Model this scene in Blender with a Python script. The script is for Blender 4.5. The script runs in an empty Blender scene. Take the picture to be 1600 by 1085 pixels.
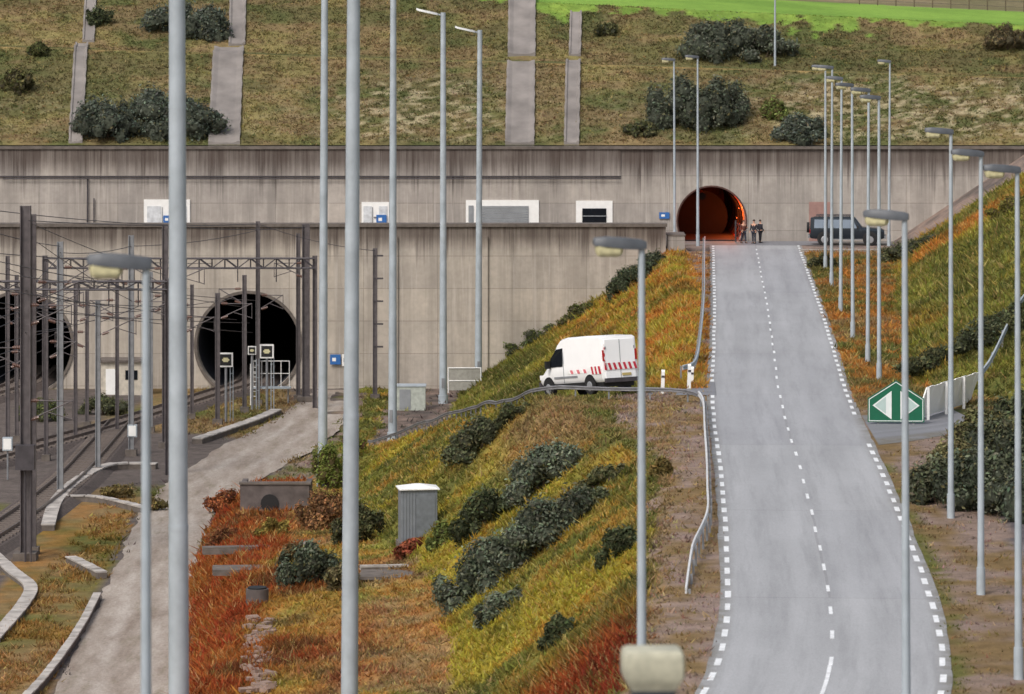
import bpy, bmesh, math, random
import numpy as np
from mathutils import Vector, Matrix
rng=np.random.default_rng(7); random.seed(7)
SC=bpy.context.scene; COL=SC.collection
HC=19.7; YH=-14.0; K=6000.0

# ------------------------------------------------------------ colour helpers
def lin(r,g,b,k=1.0):
    o=[]
    for c in (r,g,b):
        c/=255.0
        o.append((c/12.92 if c<=0.04045 else ((c+0.055)/1.055)**2.4)*k)
    return tuple(o)
def rgba(c): return (c[0],c[1],c[2],1.0)

# ------------------------------------------------------------ numpy noise
_tab=rng.random((256,256))
def vnoise(x,y):
    xi=np.floor(x).astype(int); yi=np.floor(y).astype(int)
    fx=x-xi; fy=y-yi
    fx=fx*fx*(3-2*fx); fy=fy*fy*(3-2*fy)
    a=_tab[xi%256,yi%256]; b=_tab[(xi+1)%256,yi%256]
    c=_tab[xi%256,(yi+1)%256]; d=_tab[(xi+1)%256,(yi+1)%256]
    return (a*(1-fx)+b*fx)*(1-fy)+(c*(1-fx)+d*fx)*fy
def fbm(x,y,o=4):
    s=0;a=0.5;t=0
    for i in range(o):
        s=s+a*vnoise(x*2**i+17.3*i,y*2**i+5.1*i); t+=a; a*=0.5
    return s/t
def sstep(a,b,x):
    t=np.clip((x-a)/(b-a),0,1); return t*t*(3-2*t)

# ------------------------------------------------------------ terrain
ST=np.array([
# D,   b1,  b2,  z2,  b3,  z3,   rl, zl,  rr, zr,  b4,  b5, b6, z6
(-400,-90,-86,-8,-80,-7,-70.6,-.2,-70.3,-.1,-70,20,40,2),
(20,-70,-66,-8,-60,-7,-50.6,-.2,-50.3,-.1,-50,20,40,2),
(60,-35,-32,-8,-26,-7,-18.6,-.2,-18.3,-.1,-18,20,40,2),
(77,-26,-23,-7.5,-15,-6.5,-7.6,-.2,-7.3,-.1,-7,30,40,2),
(92,-20,-17,-7,-8,-6,-1.1,-.2,-.8,-.1,-.5,30,45,3),
(107,-16.5,-14,-7,-4.5,-6,2.8,-.2,3.1,-.1,3.4,32,45,4),
(130,-14.6,-12.6,-7.5,-2,-6,4.6,-.2,4.9,-.1,5.2,36,48,5),
(164,-13.7,-11.9,-7.5,-2.6,-6,6.0,-.2,6.3,-.1,6.6,40,52,6),
(178,-14.8,-12.8,-7.8,-5,-6.5,3.2,-.1,5,0,7.5,30,42,7),
(186,-15.4,-13.4,-8,-6.6,-6.8,1.2,0,5,0,8.0,22,34,7.5),
(192,-16,-14,-8.3,-7.2,-7.2,1.0,-.6,5.5,-.6,8.3,20.3,33,8),
(204,-16.6,-14.6,-8.9,-8.2,-8.5,-.9,-2.4,4,-2.4,9.0,21,34,8),
(223,-17,-15.4,-9.8,-9.5,-9.9,-3.8,-5.3,1,-5.3,9.9,22.8,35,8),
(235,-15.3,-14.3,-10.3,-10.5,-10.2,-6.2,-7.6,-1.5,-7.6,10.5,23.8,36,8),
(250,-13.0,-12.4,-10.3,-11,-10.3,-9.2,-10.2,-4.6,-10.2,11.2,25,37,8),
(290,-12.6,-12.2,-10.3,-11,-10.3,-9,-10.3,-3.8,-10.3,11.8,29.3,41,7.3),
(290.6,-13,-12.6,1,-11,1,-9,1,11.2,1,11.8,29.4,41,7.3),
(302,-13,-12.6,1,-11,1,-9,1,11.2,1,11.8,30,41,7.3),
],dtype=float)
def breaks(d):
    D=ST[:,0]; I=lambda c: np.interp(d,D,ST[:,c])
    z1=np.where(d>290.3,1.0,-10.3)
    bx=[np.full_like(d,-4000.),I(1),I(2),I(4),I(6),I(8),I(10),I(11),I(12),np.full_like(d,4000.)]
    bz=[z1,z1,I(3),I(5),I(7),I(9),0*d,0*d,I(13),I(13)]
    return bx,bz
def height(x,d):
    x=np.asarray(x,float); d=np.asarray(d,float); x,d=np.broadcast_arrays(x,d)
    bx,bz=breaks(d)
    z=np.zeros_like(x)+bz[0]
    for i in range(9):
        m=(x>=bx[i])&(x<bx[i+1])
        t=(x-bx[i])/np.maximum(bx[i+1]-bx[i],1e-6)
        z=np.where(m,bz[i]+(bz[i+1]-bz[i])*t,z)
    sl=((x>bx[2]-1)&(x<bx[4]))|((x>bx[5])&(x<bx[6])&(d>196))|(x>bx[7]+.5)
    z=z+np.where(sl&(d<290),(fbm(x/3.,d/3.)-.5)*0.7,0)
    h1=np.clip(6.5-x*0.029,2,10); t=d-302
    h2=np.where(x>1.6,4.9-(x-1.6)*0.0175,4.9+(1.6-x)*0.25); h2=np.clip(h2,2.5,14)
    zh=7.35+np.clip(t/2,0,h1)+np.clip((t-2*h1-3)/2,0,h2)
    t3=np.maximum(t-2*h1-3-2*h2,0)
    zh=zh+np.minimum(t3,115)*0.0125+np.clip(t3-115,0,700)*0.05
    zh=zh+np.where((t>.6)&(t3<=0)&(np.abs(t-2*h1-.2)>.9),(fbm(x/3.5,d/3.5)-.5)*.5,0)
    return np.where(d>302.3,zh,z)
def hz(x,d): return float(height(np.array([float(x)]),np.array([float(d)]))[0])

_rd=np.array([30,60,77,84,91,100,107.5,111.1,116.5,122.7,129.3,136.7,145.3,154.6,165.7,178,192.3,209.8,239,266.7,297])
_rx=np.array([-40,-12,-1,2.4,5.0,7.4,8.73,9.2,9.74,10.18,10.56,10.92,11.32,11.74,12.15,12.62,13.3,14.3,15.9,17.3,18.85])
_f=np.arange(20,300,.25); _g=np.interp(_f,_rd,_rx); _k=np.ones(33)/33
_gs=np.convolve(np.pad(_g,16,mode='edge'),_k,mode='valid')
_gs[-20:]=_g[-20:]
def roadx(d): return np.interp(d,_f,_gs)

_pD=np.array([120,163.8,197,221,235.6,252,262,271,281.7,288])
_pL=np.array([-23,-19.6,-20.5,-21.4,-21.0,-19.2,-17.6,-16.3,-15.2,-14.9])
_pR=np.array([-17.5,-14.0,-16.3,-17.0,-15.5,-12.8,-11.8,-11.7,-11.9,-12])
def _i(a,d): return np.interp(d,_pD,a)
CHN=[]

def look(x,d):
    """ground colour, grass density (0..1), grass height"""
    x,d=np.broadcast_arrays(np.asarray(x,float),np.asarray(d,float))
    n1=fbm(x/5,d/7); n2=fbm(x/1.3+40,d/1.8+9); n3=fbm(x/11+3,d/14+70); n4=fbm(x/2.6+11,d/4.+31)
    xs=x+(n2-.5)*1.6
    bx,bz=breaks(d); b1,b2,b3,rl,rr,b4,b5,b6=bx[1:9]
    rc=roadx(np.clip(d,30,299)); 
    def c(*a): return np.array(lin(*a))
    YG=c(154,142,58); OL=c(96,98,52); DG=c(66,76,46); OR=c(172,118,58); RD=c(142,68,40); BR=c(134,112,78); GV=c(142,124,114)
    BA=c(100,92,88); CH=c(182,168,138); DR=c(118,52,36); SG=c(128,126,60)
    def mix(a,b,t): 
        t=np.clip(t,0,1)[...,None]; return a*(1-t)+b*t
    S=lambda n,w=.16: sstep(.5-w,.5+w,n)
    col=np.zeros(x.shape+(3,))+OL; den=np.zeros(x.shape)+.5; hh=np.zeros(x.shape)+.35
    def put(m,cc,dd,h_=.35):
        nonlocal col,den,hh
        col=np.where(m[...,None],cc,col); den=np.where(m,dd,den); hh=np.where(m,h_,hh)
    val=(xs<b1)
    g=mix(BA+0*col,mix(OL+0*col,BR,S(n1)),sstep(.50,.62,n3))
    put(val,g,.35*sstep(.45,.6,n3),.28)
    m=val&(x>_i(_pR,d))&(d<230); put(m,mix(RD+0*col,BR,S(n2)),.8,.4)
    vg=val&(x<_i(_pL,d)-.3)&(x>_i(_pL,d)-5.5)&(d<228)
    put(vg,mix(mix(BR+0*col,OL,S(n1)),OR*.8,S(n2)*.5),.5*(n2>.42),.28)
    m=(xs>=b1)&(xs<b3); u=(xs-b2)/np.maximum(b3-b2,.1)
    bench=mix(mix(BR*1.15+0*col,SG,S(n1)),OR*.95,S(n2)*.6)
    rh=sstep(.22,.55,u+(n1-.5)*.9)
    cc=mix(mix(RD+0*col,OR*.8,S(n2)*.6),bench,rh)
    cc=mix(cc,c(84,66,48),sstep(.56,.66,n4)*.6)
    put(m,cc,.9-.3*rh,.4-.2*rh)
    m=(xs>=b1)&(xs<b3)&(d>236); put(m,mix(GV*.9+0*col,OL,S(n2)),.25,.25)
    m=(xs>=b3)&(xs<rl); u=(xs-b3)/np.maximum(rl-b3,.1)
    cc=mix(mix(YG+0*col,mix(OL+0*col,SG,S(n2)),S(n1+.02,.1)),OR,sstep(.52,.8,n2+(u-.5)*.2)*.55)
    cc=mix(cc,OL*.8,sstep(.56,.68,n4)*.6)
    cc=mix(cc,mix(DR+0*col,RD,S(n2)),sstep(134,116,d)*sstep(.2,.6,u+(n1-.5)*1.2)*sstep(.3,.5,n2+.1))
    cc=mix(cc,mix(BR+0*col,OR*.8,S(n2)*.4),sstep(168,178,d)*sstep(188,182,d)*sstep(.45,.85,u))
    put(m,cc,.95,.25)
    put(m&(d<128)&(u>.35),cc,.95,.4)
    m=(xs>=rl)&(xs<rr); put(m&(d<188),mix(BR+0*col,OL,S(n2)),.6,.2)
    put(m&(d>=188)&(d<250),mix(BA+0*col,GV,S(n2)),.0)
    put(m&(d>=250),mix(BA*.75+0*col,GV*.8,S(n2)),.05)
    m=(xs>=rr)&(xs<b4)&(d<=190); put(m,mix(BR+0*col,GV,S(n2)),.4,.2)
    m=(xs>=rr)&(xs<b4+1.2)&(d>190); u=(xs-rr)/np.maximum(b4-rr,.1)
    cc=mix(mix(OL*.9+0*col,SG,S(n1)),mix(OR+0*col,YG,S(n2)),sstep(.35,.8,u+(n1-.5)*.7))
    cc=mix(cc,OL*.7,sstep(.55,.68,n4)*.6)
    put(m,cc,.95,.36)
    m=(xs>=b4)&(x<rc)&(d<=190); put(m,mix(GV+0*col,BR*.9,S(n2)),.16,.18)
    m=(x<rc)&(xs>=b4+1.2)&(d>190); put(m,mix(OR*.9+0*col,GV,S(n2)),.5,.2)
    m=(x>=rc)&(x<b5); put(m&(d>182),mix(mix(OR*.9+0*col,RD,S(n2)*.5),mix(BR+0*col,OL,S(n1)),S(n2+.05)),.8,.28)
    put(m&(d<=182),mix(GV*.9+0*col,BR*.8,S(n2)),.10,.15)
    put(m&(d<=160)&(x<rc+3.5+.55+(n2-.5)),mix(OL+0*col,BR*.8,S(n2)),.35,.12)
    put(m&(d<=160)&(x>rc+7.0),mix(c(92,88,92)+0*col,c(118,112,112),S(n2)),.0)
    put(m&(d<=184)&(x>rc+7)&(d>148),mix(DG+0*col,BR*.7,S(n2)),.7,.35)
    m=(xs>=b5); cc=mix(mix(OR+0*col,YG,S(n1)),mix(OL+0*col,SG,S(n2)),sstep(.36,.56,n3))
    cc=mix(cc,OL*.75,sstep(.55,.68,n4)*.6)
    put(m,cc,.95,.38)
    put((d>290.3)&(d<=302.3),mix(GV+0*col,BA,S(n2)),.0)
    h1=np.clip(6.5-x*0.029,2,10); t=d-302
    h2=np.where(x>1.6,4.9-(x-1.6)*0.0175,4.9+(1.6-x)*0.25); h2=np.clip(h2,2.5,14)
    m=d>302.3
    cc=mix(mix(c(126,116,76)+0*col,c(88,92,56),S(n1,.12)),c(124,104,78),S(fbm(x/2.2+9,d/1.1))*.7)
    cc=mix(cc,c(80,84,52),sstep(.50,.64,fbm(x/7+50,d/3.5+3))*.6)
    ch=sstep(.50,.66,fbm(x/.45+7,d/.4+3))*(.25+np.maximum(sstep(-17,-9,x)*sstep(2,-6,x),sstep(15,28,x)))*sstep(13,7,t)*sstep(.5,2,t)
    ch=np.clip(ch,0,1)*.6
    cc=mix(cc,CH,ch)
    tb=t-2*h1
    put(m,cc,.85*(1-ch*.6),.17)
    put(m&(tb>-.35+n2*.4)&(tb<.4),mix(c(142,122,80)+0*col,c(116,110,70),S(n4)),.2,.08)
    put(m&(tb>=.4)&(tb<3.),mix(c(110,104,70)+0*col,c(90,92,58),S(n2)),.3,.08)
    t3=t-2*h1-3-2*h2
    tf=t3+(n2-.5)*5+(n1-.5)*6
    put(m&(t3>-4)&(tf>-1),mix(c(128,152,68)+0*col,c(108,134,60),S(n2)),.2,.1)
    put(m&(tf>3),mix(c(132,166,72)+0*col,c(114,148,62),S(fbm(x/9,d/40))),.0)
    put(m&(t3>100),mix(c(140,126,100)+0*col,c(114,108,78),S(n3)),.0)
    put(m&(t3>240),c(90,120,60)+0*col,.0)
    return col,den,hh

def sight(px,py):
    """where the surveyed line of sight meets the ground"""
    d=np.arange(70,520,.1); zr=HC-(py-YH)*d/K; x=(px-800)*d/K
    h=height(x,d); w=np.where(h>=zr)[0]
    k=w[0] if len(w) else len(d)-1
    return float(x[k]),float(d[k]),float(h[k])

# ------------------------------------------------------------ materials
def newmat(name):
    m=bpy.data.materials.new(name); m.use_nodes=True
    nt=m.node_tree; b=nt.nodes['Principled BSDF']; return m,nt,b
def N(nt,t,**k):
    n=nt.nodes.new(t)
    for a,v in k.items(): setattr(n,a,v)
    return n
def mixrgb(nt,fac,a,b,mode='MIX'):
    n=N(nt,'ShaderNodeMix',data_type='RGBA',blend_type=mode)
    for s,v in ((n.inputs[0],fac),(n.inputs[6],a),(n.inputs[7],b)):
        if hasattr(v,'is_output'): nt.links.new(v,s)
        elif isinstance(v,(int,float)): s.default_value=v
        else: s.default_value=rgba(v)
    return n.outputs[2]
def noise(nt,vec,scale,detail=4,rough=.55):
    n=N(nt,'ShaderNodeTexNoise'); n.inputs['Scale'].default_value=scale; n.inputs['Detail'].default_value=detail
    n.inputs['Roughness'].default_value=rough
    if vec is not None: nt.links.new(vec,n.inputs['Vector'])
    return n.outputs['Fac']
def mrange(nt,v,a,b,c=0.,d=1.):
    n=N(nt,'ShaderNodeMapRange'); nt.links.new(v,n.inputs[0])
    for i,q in enumerate((a,b,c,d)): n.inputs[i+1].default_value=q
    return n.outputs[0]
def mth(nt,op,a,b=None):
    n=N(nt,'ShaderNodeMath',operation=op)
    for i,v in enumerate((a,b)):
        if v is None: continue
        if hasattr(v,'is_output'): nt.links.new(v,n.inputs[i])
        else: n.inputs[i].default_value=v
    return n.outputs[0]
def pos(nt): return N(nt,'ShaderNodeNewGeometry').outputs['Position']
def scaled(nt,v,s):
    n=N(nt,'ShaderNodeVectorMath',operation='MULTIPLY'); nt.links.new(v,n.inputs[0]); n.inputs[1].default_value=s
    return n.outputs[0]
def bump(nt,b,h,strength=.3,dist=.05):
    n=N(nt,'ShaderNodeBump'); n.inputs['Strength'].default_value=strength; n.inputs['Distance'].default_value=dist
    nt.links.new(h,n.inputs['Height']); nt.links.new(n.outputs[0],b.inputs['Normal'])
_mc={}
def mat(name,c,rough=.6,metal=0.,var=.25,scale=3.,emit=None):
    if name in _mc: return _mc[name]
    m,nt,b=newmat(name); p=N(nt,'ShaderNodeTexCoord').outputs['Object']
    f=mrange(nt,noise(nt,p,scale,5),.3,.7)
    col=mixrgb(nt,f,tuple(v*(1-var) for v in c),tuple(min(v*(1+var*.6),1) for v in c))
    nt.links.new(col,b.inputs['Base Color']); b.inputs['Roughness'].default_value=rough; b.inputs['Metallic'].default_value=metal
    if emit: 
        b.inputs['Emission Color'].default_value=rgba(emit[:3]); b.inputs['Emission Strength'].default_value=emit[3]
    _mc[name]=m; return m
def mat_attr(name,var=.35,scale=2.,rough=.9,transl=False,fine=14.):
    m,nt,b=newmat(name); a=N(nt,'ShaderNodeAttribute',attribute_name='Col').outputs['Color']
    p=pos(nt)
    f=mrange(nt,noise(nt,p,scale,6,.65),.3,.7,1-var,1+var)
    f2=mrange(nt,noise(nt,p,fine,3,.6),.3,.7,1-var*.7,1+var*.7)
    ff=mth(nt,'MULTIPLY',f,f2)
    v=N(nt,'ShaderNodeVectorMath',operation='SCALE'); nt.links.new(a,v.inputs[0]); nt.links.new(ff,v.inputs['Scale'])
    nt.links.new(v.outputs[0],b.inputs['Base Color']); b.inputs['Roughness'].default_value=rough
    b.inputs['Specular IOR Level'].default_value=.1
    if transl:
        t=N(nt,'ShaderNodeBsdfTranslucent'); nt.links.new(v.outputs[0],t.inputs[0])
        mx=N(nt,'ShaderNodeMixShader'); mx.inputs[0].default_value=.38
        nt.links.new(b.outputs[0],mx.inputs[1]); nt.links.new(t.outputs[0],mx.inputs[2])
        nt.links.new(mx.outputs[0],nt.nodes['Material Output'].inputs[0])
    else: bump(nt,b,noise(nt,p,6.,6,.7),.6,.12)
    return m
def mat_wall(name,c,top,pw,ph,streak=1.,offz=0.,band=1.8,tail=5.):
    m,nt,b=newmat(name); p=pos(nt)
    sep=N(nt,'ShaderNodeSeparateXYZ'); nt.links.new(p,sep.inputs[0])
    big=mrange(nt,noise(nt,p,.35,6,.6),.3,.7)
    col=mixrgb(nt,big,tuple(v*.80 for v in c),tuple(v*1.15 for v in c))
    med=mrange(nt,noise(nt,p,2.2,5,.6),.4,.65)
    col=mixrgb(nt,mth(nt,'MULTIPLY',med,.28),col,tuple(v*.6 for v in c))
    cmb=N(nt,'ShaderNodeCombineXYZ'); nt.links.new(sep.outputs[0],cmb.inputs[0])
    nt.links.new(mth(nt,'ADD',sep.outputs[2],offz),cmb.inputs[1])
    br=N(nt,'ShaderNodeTexBrick'); br.offset=0.; nt.links.new(cmb.outputs[0],br.inputs['Vector'])
    br.inputs['Color1'].default_value=(.9,.9,.91,1); br.inputs['Color2'].default_value=(1.08,1.07,1.05,1); br.inputs['Mortar'].default_value=(.62,.61,.6,1)
    br.inputs['Scale'].default_value=1.; br.inputs['Mortar Size'].default_value=.028; br.inputs['Mortar Smooth'].default_value=.3
    br.inputs['Brick Width'].default_value=pw; br.inputs['Row Height'].default_value=ph
    col=mixrgb(nt,1.,col,br.outputs['Color'],'MULTIPLY')
    s2=mrange(nt,noise(nt,scaled(nt,p,(1.,1.,.04)),.8,6,.7),.45,.62)
    col=mixrgb(nt,mth(nt,'MULTIPLY',s2,.45),col,tuple(v*.5 for v in c))
    s3=mrange(nt,noise(nt,scaled(nt,p,(1.,1.,.03)),2.6,6,.75),.53,.64)
    col=mixrgb(nt,mth(nt,'MULTIPLY',s3,.4),col,lin(202,194,186))
    wob=mth(nt,'MULTIPLY',mrange(nt,noise(nt,scaled(nt,p,(1.,1.,0.)),1.3,6,.8),.35,.65,.0,1.),tail)
    hgt=mth(nt,'SUBTRACT',top,sep.outputs[2])
    f=mrange(nt,mth(nt,'SUBTRACT',hgt,wob),band*.3,-band*.7,0.,1.)
    fine=mrange(nt,noise(nt,scaled(nt,p,(1.,1.,.02)),3.2,6,.8),.40,.60,.2,1.)
    f=mth(nt,'MULTIPLY',mth(nt,'MULTIPLY',f,fine),.9*streak)
    col=mixrgb(nt,f,col,lin(60,50,46))
    f=mth(nt,'MULTIPLY',mrange(nt,hgt,band,band*.45),mrange(nt,noise(nt,scaled(nt,p,(1.,1.,.1)),.9,5,.7),.3,.6,.6,1.))
    col=mixrgb(nt,mth(nt,'MULTIPLY',f,.74*streak),col,lin(78,66,60))
    nt.links.new(col,b.inputs['Base Color']); b.inputs['Roughness'].default_value=.9
    bump(nt,b,noise(nt,p,5,6,.6),.35,.04)
    return m

M_ground=mat_attr('ground_soil',.3,1.3)
M_grass=mat_attr('grass_blades',.22,.9,.9,True)
M_leaf=mat_attr('shrub_leaves',.3,.9,.8,True,5.)
M_galv=mat('galvanised_steel',lin(172,182,190),.5,.1,.2,1.2)
M_galvd=mat('dull_steel',lin(134,136,140),.6,.1,.25,2.)
M_dark=mat('dark_steel',lin(74,70,74),.6,.2,.3,2.)
M_mast=mat('mast_steel',lin(98,92,94),.6,.2,.35,2.)
M_wire=mat('wire_metal',lin(76,72,76),.6,.2,.1,2.)
M_house=mat('lamp_housing',lin(84,88,94),.5,.1,.2,4.)
M_lens=mat('lamp_lens',lin(206,200,160),.25,0,.2,8.)
M_wht=mat('white_paint',lin(238,238,236),.5,0,.06,3.)
M_vanw=mat('van_white',lin(248,249,250),.25,0,.03,2.)
M_paint=mat('road_paint',lin(228,230,232),.7,0,.22,3.)
M_conc=mat('precast_concrete',lin(168,162,156),.9,0,.35,3.)
M_concd=mat('old_concrete',lin(106,98,92),.9,0,.35,2.)
M_rubber=mat('tyre_rubber',lin(30,30,32),.85,0,.2,5.)
M_glass=mat('dark_glass',lin(26,30,36),.08,0,.1,3.)
M_red=mat('red_marking',lin(192,40,62),.5,0,.1,3.)
M_redp=mat('faded_red_marking',lin(214,120,128),.5,0,.1,3.)
M_redl=mat('red_lamp',lin(170,24,22),.3,0,.1,3.)
M_amber=mat('amber_plate',lin(190,170,110),.3,0,.1,3.)
M_blue=mat('blue_sign',lin(48,104,172),.5,0,.1,3.)
M_green=mat('green_sign',lin(10,96,68),.5,0,.1,3.)
M_grey=mat('grey_cladding',lin(140,144,148),.5,0,.15,2.)
M_rail=mat('rail_steel',lin(126,116,112),.4,.6,.3,6.)
M_sleep=mat('sleeper_concrete',lin(112,102,96),.9,0,.3,6.)
M_stem=mat('shrub_bark',lin(94,80,66),.9,0,.3,6.)
M_car=mat('dark_car_paint',lin(46,54,62),.25,.2,.1,2.)
M_brown=mat('brown_door',lin(158,124,116),.6,0,.2,2.)
M_black=mat('black_face',lin(28,28,30),.6,0,.1,2.)
M_ins=mat('insulator_ceramic',lin(106,72,60),.3,0,.1,8.)

def mat_asphalt(name,c):
    m,nt,b=newmat(name); uv=N(nt,'ShaderNodeUVMap').outputs[0]; p=pos(nt)
    sep=N(nt,'ShaderNodeSeparateXYZ'); nt.links.new(uv,sep.inputs[0])
    big=mrange(nt,noise(nt,scaled(nt,p,(1.,.4,1.)),.2,6,.6),.3,.7)
    col=mixrgb(nt,big,tuple(v*.86 for v in c),tuple(v*1.1 for v in c))
    w=mth(nt,'ABSOLUTE',mth(nt,'SINE',mth(nt,'MULTIPLY',sep.outputs[0],math.pi/1.75)))
    w=mth(nt,'MULTIPLY',mrange(nt,w,.45,1.),mrange(nt,noise(nt,scaled(nt,uv,(1.,.05,1.)),1.1,4),.35,.65))
    col=mixrgb(nt,mth(nt,'MULTIPLY',w,.5),col,tuple(v*1.26 for v in c))
    st=mrange(nt,noise(nt,scaled(nt,uv,(1.5,.06,1.)),1.,7,.75),.48,.7)
    col=mixrgb(nt,mth(nt,'MULTIPLY',st,.5),col,tuple(v*.58 for v in c))
    vor=N(nt,'ShaderNodeTexBrick'); vor.offset=.37; nt.links.new(uv,vor.inputs['Vector'])
    vor.inputs['Scale'].default_value=1.; vor.inputs['Brick Width'].default_value=40.; vor.inputs['Row Height'].default_value=21.; vor.inputs['Mortar Size'].default_value=.05
    vor.inputs['Color1'].default_value=(.93,.93,.94,1); vor.inputs['Color2'].default_value=(1.05,1.05,1.04,1); vor.inputs['Mortar'].default_value=(.84,.83,.82,1)
    col=mixrgb(nt,1.,col,vor.outputs['Color'],'MULTIPLY')
    edge=mth(nt,'MULTIPLY',mrange(nt,mth(nt,'ABSOLUTE',sep.outputs[0]),3.0,3.6),mrange(nt,noise(nt,p,.9,5,.7),.32,.58))
    col=mixrgb(nt,mth(nt,'MULTIPLY',edge,.8),col,lin(104,98,84))
    g=mrange(nt,noise(nt,p,18.,3,.7),.3,.7,.85,1.15)
    v=N(nt,'ShaderNodeVectorMath',operation='SCALE'); nt.links.new(col,v.inputs[0]); nt.links.new(g,v.inputs['Scale'])
    nt.links.new(v.outputs[0],b.inputs['Base Color']); b.inputs['Roughness'].default_value=.75
    bump(nt,b,noise(nt,p,25,4,.7),.2,.02)
    return m
M_asph=mat_asphalt('road_asphalt',lin(157,158,161))
M_asph2=mat_asphalt('side_asphalt',lin(126,127,132))
def mat_path():
    m,nt,b=newmat('gravel_track'); p=pos(nt); uv=N(nt,'ShaderNodeUVMap').outputs[0]
    q=scaled(nt,p,(1.,.22,1.))
    f=mrange(nt,noise(nt,q,.7,8,.72),.32,.68)
    col=mixrgb(nt,f,lin(126,112,100),lin(172,162,152))
    f=mrange(nt,noise(nt,q,1.9,7,.7),.52,.68)
    col=mixrgb(nt,mth(nt,'MULTIPLY',f,.5),col,lin(112,104,80))
    sep=N(nt,'ShaderNodeSeparateXYZ'); nt.links.new(uv,sep.inputs[0])
    w=mth(nt,'ABSOLUTE',mth(nt,'SUBTRACT',mth(nt,'ABSOLUTE',sep.outputs[0]),1.0))
    w=mth(nt,'MULTIPLY',mrange(nt,w,.0,.6,1.,0.),mrange(nt,noise(nt,q,.8,5,.7),.35,.6))
    col=mixrgb(nt,mth(nt,'MULTIPLY',w,.5),col,lin(190,182,174))
    g=mrange(nt,noise(nt,scaled(nt,p,(1.,.35,1.)),8.,6,.8),.3,.7,.76,1.24)
    v=N(nt,'ShaderNodeVectorMath',operation='SCALE'); nt.links.new(col,v.inputs[0]); nt.links.new(g,v.inputs['Scale'])
    nt.links.new(v.outputs[0],b.inputs['Base Color']); b.inputs['Roughness'].default_value=.95
    return m
M_path=mat_path()
M_wallU=mat_wall('upper_wall_concrete',lin(172,165,158),7.4,6.2,2.15,1.05,1.3,2.35,4.5)
M_wallL=mat_wall('lower_wall_concrete',lin(184,175,164),2.1,5.6,2.45,1.,.3,2.0,3.6)

# ------------------------------------------------------------ mesh builder
class MB:
    def __init__(s): s.v=[];s.f=[];s.m=[]
    def add(s,vs,fs,mi=0):
        o=len(s.v); s.v+= [tuple(v) for v in vs]
        for f in fs: s.f.append([o+i for i in f]); s.m.append(mi)
        return s
    def box(s,c,sz,mi=0,rz=0.,M=None):
        x,y,z=[q/2 for q in sz]; vs=[]
        R=Matrix.Rotation(rz,3,'Z') if M is None else M
        for a in ((-x,-y,-z),(x,-y,-z),(x,y,-z),(-x,y,-z),(-x,-y,z),(x,-y,z),(x,y,z),(-x,y,z)):
            vs.append(Vector(c)+R@Vector(a))
        return s.add(vs,[(0,3,2,1),(4,5,6,7),(0,1,5,4),(1,2,6,5),(2,3,7,6),(3,0,4,7)],mi)
    def tube(s,p0,p1,r0,r1=None,n=8,mi=0,cap=True):
        r1=r0 if r1 is None else r1
        p0=Vector(p0);p1=Vector(p1); a=(p1-p0).normalized()
        u=a.cross(Vector((0,0,1)) if abs(a.z)<.9 else Vector((1,0,0))).normalized(); w=a.cross(u)
        vs=[]
        for p,r in ((p0,r0),(p1,r1)):
            for i in range(n):
                t=2*math.pi*i/n; vs.append(p+u*r*math.cos(t)+w*r*math.sin(t))
        fs=[(i,(i+1)%n,n+(i+1)%n,n+i) for i in range(n)]
        if cap: fs+= [tuple(range(n))[::-1],tuple(range(n,2*n))]
        return s.add(vs,fs,mi)
    def loft(s,secs,mi=0,cap=True,closed=True):
        n=len(secs[0]); vs=[p for q in secs for p in q]; fs=[]
        for k in range(len(secs)-1):
            for i in range(n if closed else n-1):
                j=(i+1)%n; fs.append((k*n+i,k*n+j,(k+1)*n+j,(k+1)*n+i))
        if cap: fs+=[tuple(range(n))[::-1],tuple((len(secs)-1)*n+i for i in range(n))]
        return s.add(vs,fs,mi)
    def prism(s,pts,d,mi=0):
        n=len(pts); a=[Vector(p) for p in pts]; d=Vector(d)
        return s.add(a+[p+d for p in a],[tuple(range(n))[::-1],tuple(range(n,2*n))]+[(i,(i+1)%n,n+(i+1)%n,n+i) for i in range(n)],mi)
def make(name,mb,mats,parent=None,smooth=False,label=None,loc=None):
    me=bpy.data.meshes.new(name); me.from_pydata(mb.v,[],mb.f)
    for m in (mats if isinstance(mats,(list,tuple)) else [mats]): me.materials.append(m)
    me.polygons.foreach_set('material_index',mb.m)
    bm=bmesh.new(); bm.from_mesh(me); bmesh.ops.recalc_face_normals(bm,faces=bm.faces); bm.to_mesh(me); bm.free()
    if smooth:
        me.polygons.foreach_set('use_smooth',[True]*len(me.polygons))
        try: me.set_sharp_from_angle(angle=math.radians(40))
        except Exception: pass
    o=bpy.data.objects.new(name,me); COL.objects.link(o)
    if parent: o.parent=parent
    if loc: o.location=loc
    if label: o['label']=label
    return o
def thing(name,label,cat,loc=(0,0,0),rot=(0,0,0),group=None,scale=None):
    o=bpy.data.objects.new(name,None); COL.objects.link(o); o.empty_display_size=.3
    o.location=loc; o.rotation_euler=rot; o['label']=label; o['category']=cat
    if group: o['group']=group
    if scale: o.scale=scale
    return o
def clone(t,loc,rot=None,scale=None,label=None):
    n=t.copy(); COL.objects.link(n); n.location=loc
    if rot is not None: n.rotation_euler=rot
    if scale is not None: n.scale=scale
    if label: n['label']=label
    def rec(a,b):
        for ch in list(a.children):
            c=ch.copy(); COL.objects.link(c); c.parent=b; rec(ch,c)
    rec(t,n); return n
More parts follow.
